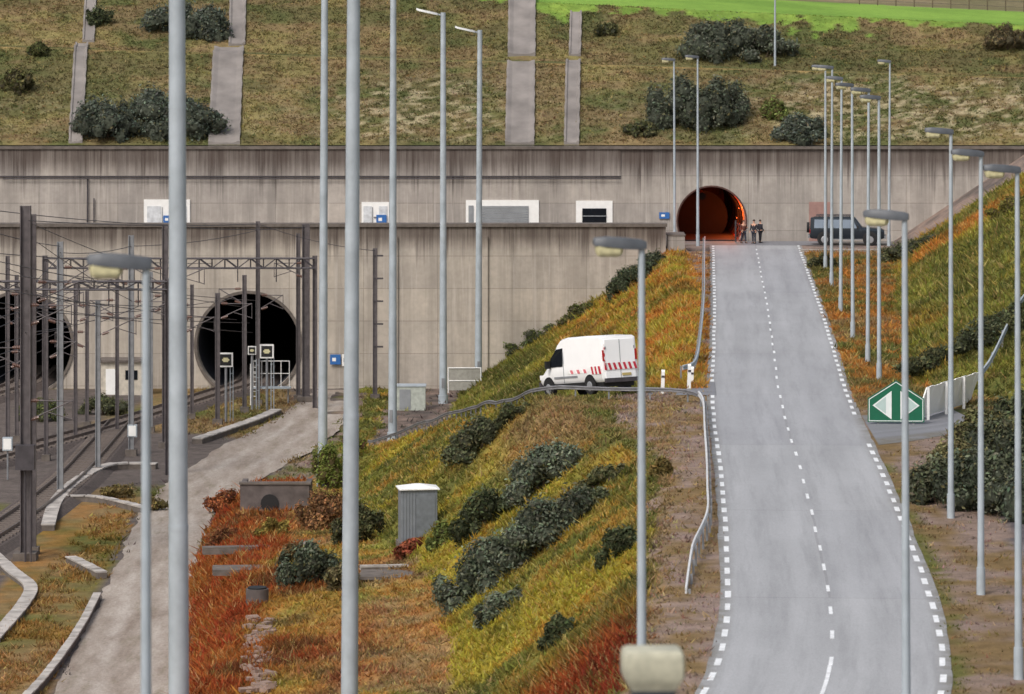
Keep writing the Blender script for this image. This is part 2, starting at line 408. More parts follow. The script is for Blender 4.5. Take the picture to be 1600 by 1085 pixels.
def mesh_np(name,V,F,colr,material,kind=None,parent=None):
    me=bpy.data.meshes.new(name); k=F.shape[1]
    me.vertices.add(len(V)); me.vertices.foreach_set('co',V.astype(np.float32).ravel())
    me.loops.add(F.size); me.loops.foreach_set('vertex_index',F.astype(np.int32).ravel())
    me.polygons.add(len(F)); me.polygons.foreach_set('loop_start',np.arange(0,F.size,k,dtype=np.int32))
    me.polygons.foreach_set('loop_total',np.full(len(F),k,dtype=np.int32))
    me.update(calc_edges=True)
    if colr is not None:
        a=me.color_attributes.new('Col','FLOAT_COLOR','POINT')
        c4=np.ones((len(V),4),np.float32); c4[:,:3]=colr; a.data.foreach_set('color',c4.ravel())
    me.materials.append(material)
    o=bpy.data.objects.new(name,me); COL.objects.link(o)
    if kind: o['kind']=kind
    if parent: o.parent=parent
    return o

# ------------------------------------------------------------ ground sheet
xs=np.concatenate([[-3500,-1500,-700,-350,-200,-120,-90],np.arange(-70,-48,2),np.arange(-48,50,.5),np.arange(50,72,2),[90,120,200,350,700,1500,3500]])
ds=np.concatenate([[-400,-150,-50,0,20,40,50],np.arange(60,100,1.5),np.arange(100,290,.5),[290,290.6],np.arange(291.5,302,1.5),[302,302.4],np.arange(302.7,340,.25),np.arange(340,460,4),[480,520,600,700,850,1000,1400,2200,3500]])
X,D=np.meshgrid(xs,ds); Z=height(X,D)
Z=np.where(D==302,np.where(X<11.8,1.0,height(X,D)),Z)
c_,_,_=look(X,D)
V=np.stack([X,D,Z],-1).reshape(-1,3); nx=len(xs); ny=len(ds)
ii,jj=np.meshgrid(np.arange(nx-1),np.arange(ny-1)); ii=ii.ravel(); jj=jj.ravel()
keep=~((np.isclose(ds[jj],290)&(xs[ii]<11))|np.isclose(ds[jj],302))
ii=ii[keep]; jj=jj[keep]; a=jj*nx+ii
F=np.stack([a,a+1,a+1+nx,a+nx],-1)
g=mesh_np('ground',V,F,c_.reshape(-1,3),M_ground,'structure')
g.data.polygons.foreach_set('use_smooth',np.ones(len(F),bool))

# ------------------------------------------------------------ road sheets
def strip(name,L,R,mat_,z=None,nu=6,kind='structure',lift=.02):
    n=len(L); vs=[];uv=[];v=0
    for k in range(n):
        if k: v+=math.dist(((L[k][0]+R[k][0])/2,(L[k][1]+R[k][1])/2),((L[k-1][0]+R[k-1][0])/2,(L[k-1][1]+R[k-1][1])/2))
        w=math.dist(L[k],R[k])
        for i in range(nu+1):
            t=i/nu; x=L[k][0]*(1-t)+R[k][0]*t; y=L[k][1]*(1-t)+R[k][1]*t
            vs.append((x,y,(z if z is not None else hz(x,y))+lift)); uv.append(((t-.5)*w,v))
    fs=[(k*(nu+1)+i,k*(nu+1)+i+1,(k+1)*(nu+1)+i+1,(k+1)*(nu+1)+i) for k in range(n-1) for i in range(nu)]
    me=bpy.data.meshes.new(name); me.from_pydata(vs,[],fs); me.materials.append(mat_)
    ul=me.uv_layers.new(name='UVMap')
    for l in me.loops: ul.data[l.index].uv=uv[l.vertex_index]
    o=bpy.data.objects.new(name,me); COL.objects.link(o); o['kind']=kind; return o
dd=np.arange(34,297.2,1.0)
cx=roadx(dd)
def nrm(d):
    t=(roadx(d+.5)-roadx(d-.5)); l=math.hypot(t,1); return (1/l,-t/l)
L=[];R=[]
for d in dd:
    n=nrm(d); c=roadx(d); e=.09*(float(vnoise(np.array(d/1.3),np.array(3.3)))-.5); L.append((c-(3.55+e)*n[0],d-3.55*n[1])); R.append((c+(3.55-e)*n[0],d+3.55*n[1]))
road=strip('road',L,R,M_asph,0.,10)
al=np.concatenate([[0],np.cumsum(np.hypot(np.diff(cx),np.diff(dd)))])
def dash_set(name,off,period,length,w,phase=0,skip=None):
    mb=MB(); s=phase
    while s<al[-1]-length:
        ln=length*random.uniform(.88,1.05); da=float(np.interp(s,al,dd)); db=float(np.interp(s+ln,al,dd))
        if da>85 and not(skip and skip[0]<da<skip[1]):
            q=[]; jo=random.uniform(-.02,.02); ww=w*random.uniform(.85,1.05)
            for d,sg in ((da,-1),(da,1),(db,1),(db,-1)):
                n=nrm(d); c=roadx(d); o=off+jo+sg*ww/2; q.append((c+o*n[0],d+o*n[1],.028))
            mb.add(q,[(0,1,2,3)])
        s+=period
    return make(name,mb,M_paint,road)
dash_set('edge_marking',-3.28,2.55,1.35,.19,.3,skip=(187,193))
dash_set('edge_marking',3.28,2.55,1.35,.19,.9,skip=(167,178))
dash_set('centre_marking',.0,4.6,1.5,.12,.5)
mb=MB(); 
for d in np.arange(86,112,.5):
    q=[]
    for e,sg in ((d,-1),(d,1),(d+.5,1),(d+.5,-1)):
        n=nrm(e); c=roadx(e); o=sg*.06; q.append((c+o*n[0],e+o*n[1],.033))
    mb.add(q,[(0,1,2,3)])
make('centre_marking',mb,M_paint,road)
strip('forecourt_pavement',[(12.2,297.1),(12.2,301.9)],[(30,297.1),(30,301.9)],M_asph2,0.,8)
strip('side_road',[(15.9,166.5),(17.5,168),(19.5,170.5),(21.5,173)],[(16.2,178.0),(17.3,178.8),(18.8,180),(20.6,181.8)],M_asph2,None,8,lift=.012)
strip('ramp_road',[(9.95,186.8),(8.5,187.0),(6.2,187.4),(3.6,189.0),(1.6,192),(-.7,204),(-3.6,223),(-6,235),(-8.9,250)],
      [(10.2,193.0),(9,192.4),(7.6,191.6),(6.4,191.8),(5.3,193.5),(3.6,204),(.7,223),(-1.8,235),(-4.8,250)],M_asph2,None,4,lift=.03)
pd=np.arange(122,289,.5)
_w=lambda d,k: .7*(float(fbm(np.array(d/2.4),np.array(k)))-.5)
strip('gravel_path',[(float(np.interp(d,_pD,_pL))+_w(d,1.5),d) for d in pd],[(float(np.interp(d,_pD,_pR))+_w(d,9.5),d) for d in pd],M_path,-10.3,6,lift=.03)

# hillside drainage channels
def channel(px,y0,y1,w,px2=None):
    px2=px2 or px; a=sight(px,y0); b=sight(px2,y1); CHN.append((a[0],a[1],b[0],b[1],w))
    T=thing('drainage_channel','stained grey concrete drainage channel running down the grassy hillside','drainage channel',group='hillside drainage channels')
    n=max(4,int((b[1]-a[1])/.5)); mb=MB(); secs=[]
    for k in range(n+1):
        t=k/n; x=a[0]*(1-t)+b[0]*t; y=max(a[1]*(1-t)+b[1]*t,302.45); z=hz(x,y); j=.03*math.sin(k*1.7)
        secs.append([(x-w/2+j,y,z-.3),(x-w/2+j,y,z+.3),(x-w/2+.14,y,z+.3),(x-w*.3,y,z+.18),(x+w*.3,y,z+.18),(x+w/2-.14,y,z+.3),(x+w/2-j,y,z+.3),(x+w/2-j,y,z-.3)])
    mb.loft(secs); make('channel_bed',mb,mat('channel_concrete',lin(132,126,122),.9,0,.3,.5),T)
channel(350,229,78,2.5,358); channel(370,72,-12,1.4,372); channel(118,226,72,1.1,128)
channel(812,229,100,2.3,814); channel(815,88,-10,2.3,818); channel(893,229,98,1.2,896); channel(898,88,22,1.0,900); channel(138,66,-10,1.,142)

# ------------------------------------------------------------ grass
def grass(name,n,x0,x1,d0,d1,hs=1.,ws=1.,seed=1,blades=4,jit=(.7,1.4)):
    r=np.random.default_rng(seed)
    x=r.uniform(x0,x1,n); d=r.uniform(d0,d1,n)
    px=800+x*K/d; ok=(px>-80)&(px<1680); x=x[ok];d=d[ok]
    col,den,hh=look(x,d)
    onroad=(np.abs(x-roadx(np.clip(d,30,299)))<3.62)&(d<298)
    onpath=(x>_i(_pL,d)+.3)&(x<_i(_pR,d)-.3)&(d<288)
    p=den*(.45+.8*fbm(x/1.1,d/1.1,2)); 
    ok=(r.random(len(x))<p)&~onroad&~onpath&~((x>15.5)&(x<21.5)&(d>166)&(d<182)&(d>166.5+(x-16)*1.15)&(d<178.3+(x-16)*.8))
    for (xa,da,xb,db,w) in CHN:
        xc=xa+(xb-xa)*(d-da)/(db-da); ok&=~((np.abs(x-xc)<w/2+.02)&(d>302)&(d>da-1)&(d<db+1))
    x=x[ok];d=d[ok];col=col[ok];hh=hh[ok]; z=height(x,d); m=len(x)
    hh=hh*(.55+.9*fbm(x/.9+3,d/.9,3))
    B=blades; tx=np.repeat(x,B)+r.normal(0,.12,m*B); td=np.repeat(d,B)+r.normal(0,.12,m*B); tz=np.repeat(z,B)-.03
    H=np.repeat(hh*r.uniform(.4,1.3,m)*hs,B)*r.uniform(.5,1.15,m*B); W=r.uniform(.03,.075,m*B)*ws
    an=r.uniform(0,2*np.pi,m*B); lx=r.normal(0,.7,m*B)*H; ly=r.normal(0,.7,m*B)*H
    dx=np.cos(an)*W; dy=np.sin(an)*W
    P0=np.stack([tx-dx,td-dy,tz],-1); P1=np.stack([tx+dx,td+dy,tz],-1)
    P2=np.stack([tx+lx+dx*.25,td+ly+dy*.25,tz+H],-1)
    V=np.stack([P0,P1,P2],1).reshape(-1,3); F=np.arange(len(V)).reshape(-1,3)
    dry=(r.random(m)<.16)[:,None]; straw=np.array(lin(176,158,104))
    cj=np.where(dry,col*.5+straw*.5,col)
    cj=cj*r.uniform(jit[0],jit[1],(m,1))*(1+r.normal(0,.08,(m,3))); cj=np.clip(cj,0.003,.9)
    cb=np.repeat(cj,B,0); cc=np.stack([cb*.9,cb*.9,cb*1.35],1).reshape(-1,3)
    return mesh_np(name,V,F,cc,M_grass,'stuff')
grass('grass',330000,-24,42,100,200,1.,.9,1,3)
grass('grass',130000,-24,45,200,290,1.,1.2,2,3)
grass('grass',110000,-46,46,302.6,334,1.,1.3,3,3,(.8,1.25))

# ------------------------------------------------------------ shrubs
_sph=bmesh.new(); bmesh.ops.create_icosphere(_sph,subdivisions=2,radius=1.)
SV=np.array([v.co[:] for v in _sph.verts]); SF=np.array([[v.index for v in f.verts] for f in _sph.faces]); _sph.free()
def shrub(x,d,rx,ry,h,c=(84,98,88),n=2200,leaf=.10,label='dense grey-green shrub on a grassy slope',group='shrubs on the banks',seed=None,zoff=0.):
    r=np.random.default_rng(seed if seed is not None else int(abs(x*131+d*17))+5)
    n=int(n*2.1)
    def gh(X_,D_): return height(X_,np.maximum(D_,302.7) if d>302.3 else D_)
    z0=float(gh(np.array([x]),np.array([d]))[0])+zoff; T=thing('shrub',label,'shrub',(x,d,z0),group=group)
    k=int(11+rx*5.5); L=[]
    for i in range(k):
        a=r.uniform(0,2*math.pi); q=math.sqrt(r.random())*.88
        hr=r.uniform(.15,.36)
        L.append((math.cos(a)*q*rx,math.sin(a)*q*ry,h*r.uniform(.12,.74)*(1-.42*q),rx*hr,ry*hr,h*r.uniform(.16,.30),r.uniform(.55,1.35)))
    L.append((0,0,h*.5,rx*.4,ry*.45,h*.34,1.))
    L=np.array(L); base=np.array(lin(*c))
    # crowns keep level tops while their skirts follow the slope
    ff=np.clip(1.-.75*L[:,2]/h,.3,1.)
    Lg=(gh(x+L[:,0],d+L[:,1])-z0)
    L[:,2]+=Lg*ff
    L[:,2]=np.maximum(L[:,2],Lg+L[:,5]*.25)
    w=(L[:,3]*L[:,5]); w/=w.sum(); idx=r.choice(len(L),n,p=w); l=L[idx]
    u=r.normal(size=(n,3)); u[:,2]+=.25; u/=np.linalg.norm(u,axis=1)[:,None]
    rad=r.uniform(.72,1.15,n)+ (r.random(n)<.16)*r.uniform(.05,.5,n)
    P=l[:,:3]+u*l[:,3:6]*rad[:,None]
    gz=gh(x+P[:,0],d+P[:,1])-z0
    ok=P[:,2]>gz-.1; P=P[ok];u=u[ok];l=l[ok];n=len(P);rad=rad[ok]
    nn=u+r.normal(0,.45,(n,3)); nn/=np.linalg.norm(nn,axis=1)[:,None]
    t=np.cross(nn,r.normal(size=(n,3))); t/=np.linalg.norm(t,axis=1)[:,None]; b=np.cross(nn,t)
    s=(leaf*r.uniform(.5,1.3,n))[:,None]
    V=np.stack([P-t*s,P+b*s*.5,P+t*s,P-b*s*.5],1).reshape(-1,3); F=np.arange(4*n).reshape(-1,4)
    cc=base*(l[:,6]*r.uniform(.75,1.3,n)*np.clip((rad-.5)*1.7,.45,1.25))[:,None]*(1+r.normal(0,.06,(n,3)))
    yl=(r.random(n)<.05)[:,None]; cc=np.where(yl,cc*.6+np.array(lin(150,136,84))*.4,cc)
    cc=np.clip(np.repeat(cc,4,0),.002,.9)
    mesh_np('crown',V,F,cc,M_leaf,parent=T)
    mb=MB()
    for q in L:
        vs=SV*(1+(r.random(len(SV))[:,None]-.5)*.4)*q[3:6]*.74+q[:3]
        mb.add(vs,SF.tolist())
    make('shade_core',mb,mat('shade_core_%d_%d'%(c[0]//12,c[2]//16),tuple(v*.40 for v in lin(*c)),.95,0,.5,3.),T)  # dark solid lumps added to block light and darken gaps between leaves
    mb=MB()
    for i in range(5):
        q=L[i]; mb.tube((q[0]*.15,q[1]*.15,-.15),(q[0]*.7,q[1]*.7,q[2]),.07,.03,5)
    make('stem',mb,M_stem,T)
    return T
def shrub_at(px,py,wpx,hpx,**k):
    x,d,z=sight(px,py); s=K/d
    return shrub(x,d+wpx/s*.2,wpx/s/2*1.08,wpx/s/2*.62,hpx/s*.95,**k)
GR=(112,120,102); DGR=(86,94,68); LG=(128,140,72); BG=(102,110,98)
shrub_at(850,770,125,82,c=GR,n=3200)
shrub_at(800,800,50,42,c=DGR,n=1100)
shrub_at(745,712,95,62,c=(98,102,78),n=2200,label='low tangled dark shrub beside the ramp barrier')
shrub_at(795,665,60,34,c=(96,100,72),n=1000,label='low tangled dark shrub beside the ramp barrier')
shrub_at(845,868,145,100,c=GR,n=4300,label='large silvery grey-green shrub spreading down the bank')
shrub_at(755,930,145,100,c=(106,114,96),n=4300,label='large silvery grey-green shrub spreading down the bank')
shrub_at(905,812,80,55,c=(108,114,88),n=1700)
shrub_at(750,835,85,75,c=DGR,n=2200)
shrub_at(775,970,75,50,c=GR,n=1900)
shrub_at(940,765,70,38,c=(110,112,80),n=1200)
shrub_at(965,875,65,60,c=DGR,n=1700)
shrub_at(872,1005,52,50,c=DGR,n=1400)
shrub_at(1035,745,40,35,c=(130,114,70),n=900)
shrub_at(480,920,95,85,c=(98,106,88),n=2600,label='round dark green shrub among red grass')
shrub_at(535,925,60,50,c=(112,104,76),n=1500)
shrub_at(500,830,95,75,c=(142,106,74),n=2200,label='russet shrub turning orange in autumn')
shrub_at(560,850,75,80,c=(104,106,76),n=1900)
shrub_at(515,765,60,88,c=LG,n=1900,label='yellow-green upright shrub by the gravel track')
shrub_at(550,720,40,70,c=(132,138,68),n=1200,label='yellow-green upright shrub by the gravel track')
shrub_at(425,840,50,35,c=(150,132,72),n=900)
shrub_at(455,880,50,34,c=(120,100,70),n=900,label='low brown scrub beside weathered concrete')
shrub_at(345,855,55,30,c=(130,84,58),n=900,label='low brown scrub beside weathered concrete')
shrub_at(640,870,60,26,c=(146,84,62),n=900,label='low rust-red shrub at the foot of a cabinet')
shrub_at(690,855,45,45,c=(108,118,66),n=900)
shrub_at(350,800,60,40,c=(154,96,62),n=1100,label='low rust-red bushy growth beside the track')
shrub_at(985,452,70,45,c=(88,98,76),n=1800)
shrub_at(1015,425,45,38,c=(92,100,80),n=1200)
shrub_at(900,500,60,30,c=(112,116,70),n=1000)
shrub_at(830,540,70,30,c=(100,110,66),n=1000)
shrub_at(1290,420,50,30,c=(94,94,68),n=900)
shrub_at(1420,400,90,28,c=(104,106,76),n=1300)
shrub_at(1545,545,120,50,c=(90,96,72),n=2600)
shrub_at(1465,580,110,45,c=(94,98,70),n=2300)
shrub_at(1590,520,60,55,c=(88,92,64),n=1200)
shrub_at(1580,330,60,30,c=(128,122,66),n=900)
HG='mixed grey-green hedge shrub beside the side road'
for (px,py,w,h_,cc_) in ((1468,790,95,90,(106,110,88)),(1530,800,120,120,(98,106,88)),(1600,810,130,150,(106,112,92)),(1655,820,140,170,(96,106,90)),(1500,745,90,70,(118,114,82)),(1570,735,110,95,(98,102,80)),(1540,700,100,70,(112,112,78)),(1610,690,110,90,(102,108,80))):
    shrub_at(px,py,w,h_,c=cc_,n=2700,label=HG,group='hedge shrubs')
HS='shrubs on the hillside'
for (px,py,w,h_,cc_,n_) in ((165,225,110,76,BG,2200),(290,224,110,72,BG,2200),(230,215,130,74,BG,2400),(275,62,90,62,BG,1600),(325,66,75,60,BG,1400),(152,44,40,36,DGR,700),
    (1120,98,110,72,(106,112,96),2300),(1195,98,95,56,(106,112,96),1900),(1065,208,110,92,(102,108,92),2300),(1125,205,105,86,(102,108,92),2300),(1248,228,85,48,BG,1400),(1210,190,45,40,(120,130,74),700),
    (1575,85,70,45,(118,106,78),900),(25,150,50,50,(108,106,70),700),(60,90,40,24,(100,104,66),500),(950,60,40,24,(104,106,72),500),(1000,215,50,26,(104,106,74),500)):
    shrub_at(px,py,w,h_,c=cc_,n=n_,leaf=.15,group=HS)
shrub_at(160,650,75,38,c=(100,104,76),n=1100,group='weeds by the tracks')
shrub_at(60,660,70,45,c=(104,112,70),n=1000,group='weeds by the tracks')
shrub_at(235,800,45,24,c=(130,118,76),n=600,group='weeds by the tracks')
shrub_at(180,780,50,26,c=(124,110,72),n=600,group='weeds by the tracks')

# ------------------------------------------------------------ concrete walls
def wall_holes(name,x0,x1,y0,y1,z0,z1,holes,material,parent):
    mb=MB().box(((x0+x1)/2,(y0+y1)/2,(z0+z1)/2),(x1-x0,y1-y0,z1-z0))
    o=make(name,mb,material,None); cut=[]
    for (cxx,cz,r) in holes:
        c=make('cutter',MB().tube((cxx,y0-2,cz),(cxx,y1+2,cz),r,n=56),material)
        md=o.modifiers.new('b','BOOLEAN'); md.operation='DIFFERENCE'; md.object=c; md.solver='EXACT'; cut.append(c)
    bpy.context.view_layer.update(); dg=bpy.context.evaluated_depsgraph_get()
    me=bpy.data.meshes.new_from_object(o.evaluated_get(dg)); o.modifiers.clear(); o.data=me
    for c in cut: bpy.data.objects.remove(c)
    o.parent=parent; return o
def tunnel(parent,cxx,cz,r,y0,y1,zf,mt,mf,name='tunnel_lining'):
    mb=MB(); n=48; secs=[]
    for y in np.linspace(y0,y1,8): secs.append([(cxx+r*math.cos(2*math.pi*i/n),y,cz+r*math.sin(2*math.pi*i/n)) for i in range(n)])
    mb.loft(secs,0,False); e=secs[-1]; mb.add(e,[tuple(range(n))])
    make(name,mb,mt,parent,True)
    w=math.sqrt(max(r*r-(cz-zf)**2,0))
    make('tunnel_floor',MB().box((cxx,(y0+y1)/2+.3,zf-.05),(2*w+.1,y1-y0-.6,.1)),mf,parent)
LW=thing('tunnel_portal_wall','long weathered concrete portal wall with two round rail tunnel openings','wall')
P1=(-19.9,-7.0,3.87); P2=(-37.1,-7.0,3.87)
wall_holes('lower_wall',-75,11.6,289.6,291.0,-11.5,1.9,[P1,P2],M_wallL,LW)
make('coping',MB().box((-31.7,290.25,2.02),(86.8,1.6,.24)),M_concd,LW)
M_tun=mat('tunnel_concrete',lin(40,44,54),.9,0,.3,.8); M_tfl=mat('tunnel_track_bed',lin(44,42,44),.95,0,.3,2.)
for P in (P1,P2):
    tunnel(LW,P[0],P[1],P[2]+.02,290.9,345,-10.25,M_tun,M_tfl)
    mb=MB(); n=48
    for i in range(n):
        a0=2*math.pi*i/n;a1=2*math.pi*(i+1)/n
        if P[1]+P[2]*math.sin((a0+a1)/2)<-10.3: continue
        q=[]
        for a,rr_ in ((a0,P[2]),(a1,P[2]),(a1,P[2]+.22),(a0,P[2]+.22)): q.append((P[0]+rr_*math.cos(a),289.597,P[1]+rr_*math.sin(a)))
        mb.prism(q,(0,-.1,0))
    make('portal_rim',mb,M_concd,LW)
for xx in (-26,-14.6,-8.8,-2,):
    make('pilaster',MB().box((xx,289.5,-4.8),(.35,.2,12.)),M_wallL,LW)

UW=thing('service_portal_wall','tall stained concrete retaining wall with doors and a service tunnel','wall')
SP=((1112-800)*302/K,1.62,2.66)
wall_holes('upper_wall',-80,70,302,303.4,-1.0,7.25,[SP],M_wallU,UW)
make('coping',MB().box((-5,302.65,7.36),(150,1.7,.22)),M_concd,UW)
xe=(970-800)*302/K
make('parapet_band',MB().box(((-80+xe)/2,301.96,6.2),(xe+80,.08,2.1)),M_wallU,UW)
make('ledge_shadow',MB().box(((-80+xe)/2,301.93,5.1),(xe+80,.14,.08)),M_dark,UW)  # dark strip puts the parapet band's shadow line into the colour
M_red_t=mat('tunnel_lining_red',lin(150,62,40),.5,0,.95,1.3)
tunnel(UW,SP[0],SP[1],SP[2]+.02,303.3,333,0.0,M_red_t,mat('tunnel_floor_dark',lin(46,38,38),.8,0,.3,2.))
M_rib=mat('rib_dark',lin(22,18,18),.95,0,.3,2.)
mb=MB(); n=40
for i in range(n):
    a0=2*math.pi*i/n;a1=2*math.pi*(i+1)/n
    if SP[1]+SP[2]*math.sin((a0+a1)/2)<0: continue
    mb.prism([(SP[0]+q*math.cos(a),301.997,SP[1]+q*math.sin(a)) for a,q in ((a0,SP[2]),(a1,SP[2]),(a1,SP[2]+.12),(a0,SP[2]+.12))],(0,-.06,0))
make('portal_rim',mb,mat('rim_red',lin(84,54,48),.7,0,.4,2.),UW)
for y in (304.9,306.6,308.4,310.5,313,316,321,326):
    mb=MB(); n=32
    for i in range(n):
        a0=2*math.pi*i/n;a1=2*math.pi*(i+1)/n
        if SP[1]+SP[2]*math.sin((a0+a1)/2)<.05: continue
        mb.prism([(SP[0]+q*math.cos(a),y,SP[1]+q*math.sin(a)) for a,q in ((a0,SP[2]-.02),(a1,SP[2]-.02),(a1,SP[2]-.13),(a0,SP[2]-.13))],(0,.12,0))
    make('tunnel_rib',mb,M_rib,UW)
# black disc stands in for the dark depth, so only the lining looks lit
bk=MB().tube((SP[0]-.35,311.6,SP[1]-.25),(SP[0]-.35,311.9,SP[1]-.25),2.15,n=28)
make('dark_depth_disc',bk,M_rib,UW)
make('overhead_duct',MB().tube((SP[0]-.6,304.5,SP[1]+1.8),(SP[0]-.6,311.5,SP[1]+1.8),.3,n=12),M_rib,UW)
def wx(px,D=302): return (px-800)*D/K
def door(px0,px1,ptop,kind):
    x0,x1=wx(px0),wx(px1); zt=HC-(ptop-YH)*302/K; zb=1.0; w=x1-x0; cxx=(x0+x1)/2
    fr=make('door',MB().box((cxx,301.955,(zb+zt)/2),(w,.1,zt-zb)),M_wht,UW,label='white painted doorway panel')
    if kind=='roller':
        mb=MB()
        for k in range(9): mb.box((cxx+.1,301.87,zb+.1+k*.2),(w*.68,.06,.18))
        make('roller_shutter',mb,M_grey,fr)
        make('door_trim',MB().box((cxx-w*.43,301.88,(zb+zt)/2-.15),(w*.07,.05,1.7)),M_grey,fr)
    elif kind=='glass':
        make('door_pane',MB().box((cxx,301.88,zb+.8),(w*.66,.05,1.6)),M_glass,fr)
        make('door_trim',MB().box((cxx,301.84,zb+1.0),(w*.68,.04,.07)),M_grey,fr)
    elif kind=='plain':
        make('door_trim',MB().box((cxx-w*.1,301.88,zb+.85),(.05,.05,1.7)),M_grey,fr)
        make('handle',MB().box((cxx-w*.1+.2,301.86,zb+.9),(.2,.06,.06)),M_dark,fr)
        for sg in (-1,1): make('door_trim',MB().box((cxx+sg*w*.28,301.885,zb+.9),(w*.3,.04,1.75)),mat('pale_door',lin(206,210,214),.5),fr)
door(225,297,312,'plain'); door(565,608,316,'plain'); door(728,842,313,'roller'); door(900,957,314,'glass')
make('door',MB().box((wx(1281),301.96,1.5),(wx(1298)-wx(1264),.08,3.2)),M_brown,UW,label='faded brown door')
make('drain_pipe',MB().tube((wx(137),301.85,1),(wx(137),301.85,5.0),.06,n=6),M_dark,UW)
make('drain_pipe',MB().tube((wx(147),301.85,1),(wx(147),301.85,3.4),.05,n=6),M_dark,UW)
make('cable_conduit',MB().tube((-40,301.75,4.95),(xe,301.75,4.95),.045,n=5),M_dark,UW)
for i,(y,xo,zo,en) in enumerate(((305.8,2.15,.7,260),(307.5,1.2,1.95,260),(309.6,2.2,-.2,160))):
    make('tunnel_lamp',MB().box((SP[0]+xo*1.1,y,SP[1]+zo*1.1),(.06,.15,.06)),mat('lit_lamp',lin(255,140,60),.4,0,0.,1.,(1,.25,.06,1.5)),UW)
    ld=bpy.data.lights.new('tunnel_light','POINT'); ld.color=(1,.17,.03); ld.energy=en; ld.shadow_soft_size=.15
    lo=bpy.data.objects.new('tunnel_light',ld); COL.objects.link(lo); lo.location=(SP[0]+xo*.85,y,SP[1]+zo*.85); lo.parent=UW
G=thing('steel_gate','small open dark red lattice gate at the service tunnel mouth','gate',(wx(1150,300.8),301.2,0),(0,0,math.radians(-12)))
mb=MB()
for k in range(4): mb.tube((k*.25,0,.1),(k*.25,0,1.5-.1*k),.035,n=5)
mb.tube((0,0,.15),(.75,0,.15),.04,n=5).tube((0,0,1.5),(.75,0,1.2),.04,n=5).tube((0,0,.15),(.75,0,1.2),.03,n=5)
make('gate_leaf',mb,mat('gate_red',lin(110,58,50),.7,0,.4,4.),G)
make('gate_post',MB().tube((0,0,0),(0,0,1.7),.07,n=8),M_dark,G)
KW=thing('low_concrete_wall','low pale concrete kerb wall at the forecourt edge','wall',(0,0,0))
make('wall_body',MB().box((25.0,289.5,-.02),(6.5,.35,.36)),M_conc,KW)
make('wall_coping',MB().box((25.0,289.5,.19),(6.6,.42,.06)),M_conc,KW)
EW=thing('wing_wall','short concrete wing wall at the end of the portal wall','wall')
make('wall_body',MB().box((12.4,291.6,.55),(1.3,3.2,1.3)),M_wallU,EW)
make('coping',MB().box((12.4,291.6,1.24),(1.4,3.3,.1)),M_concd,EW)

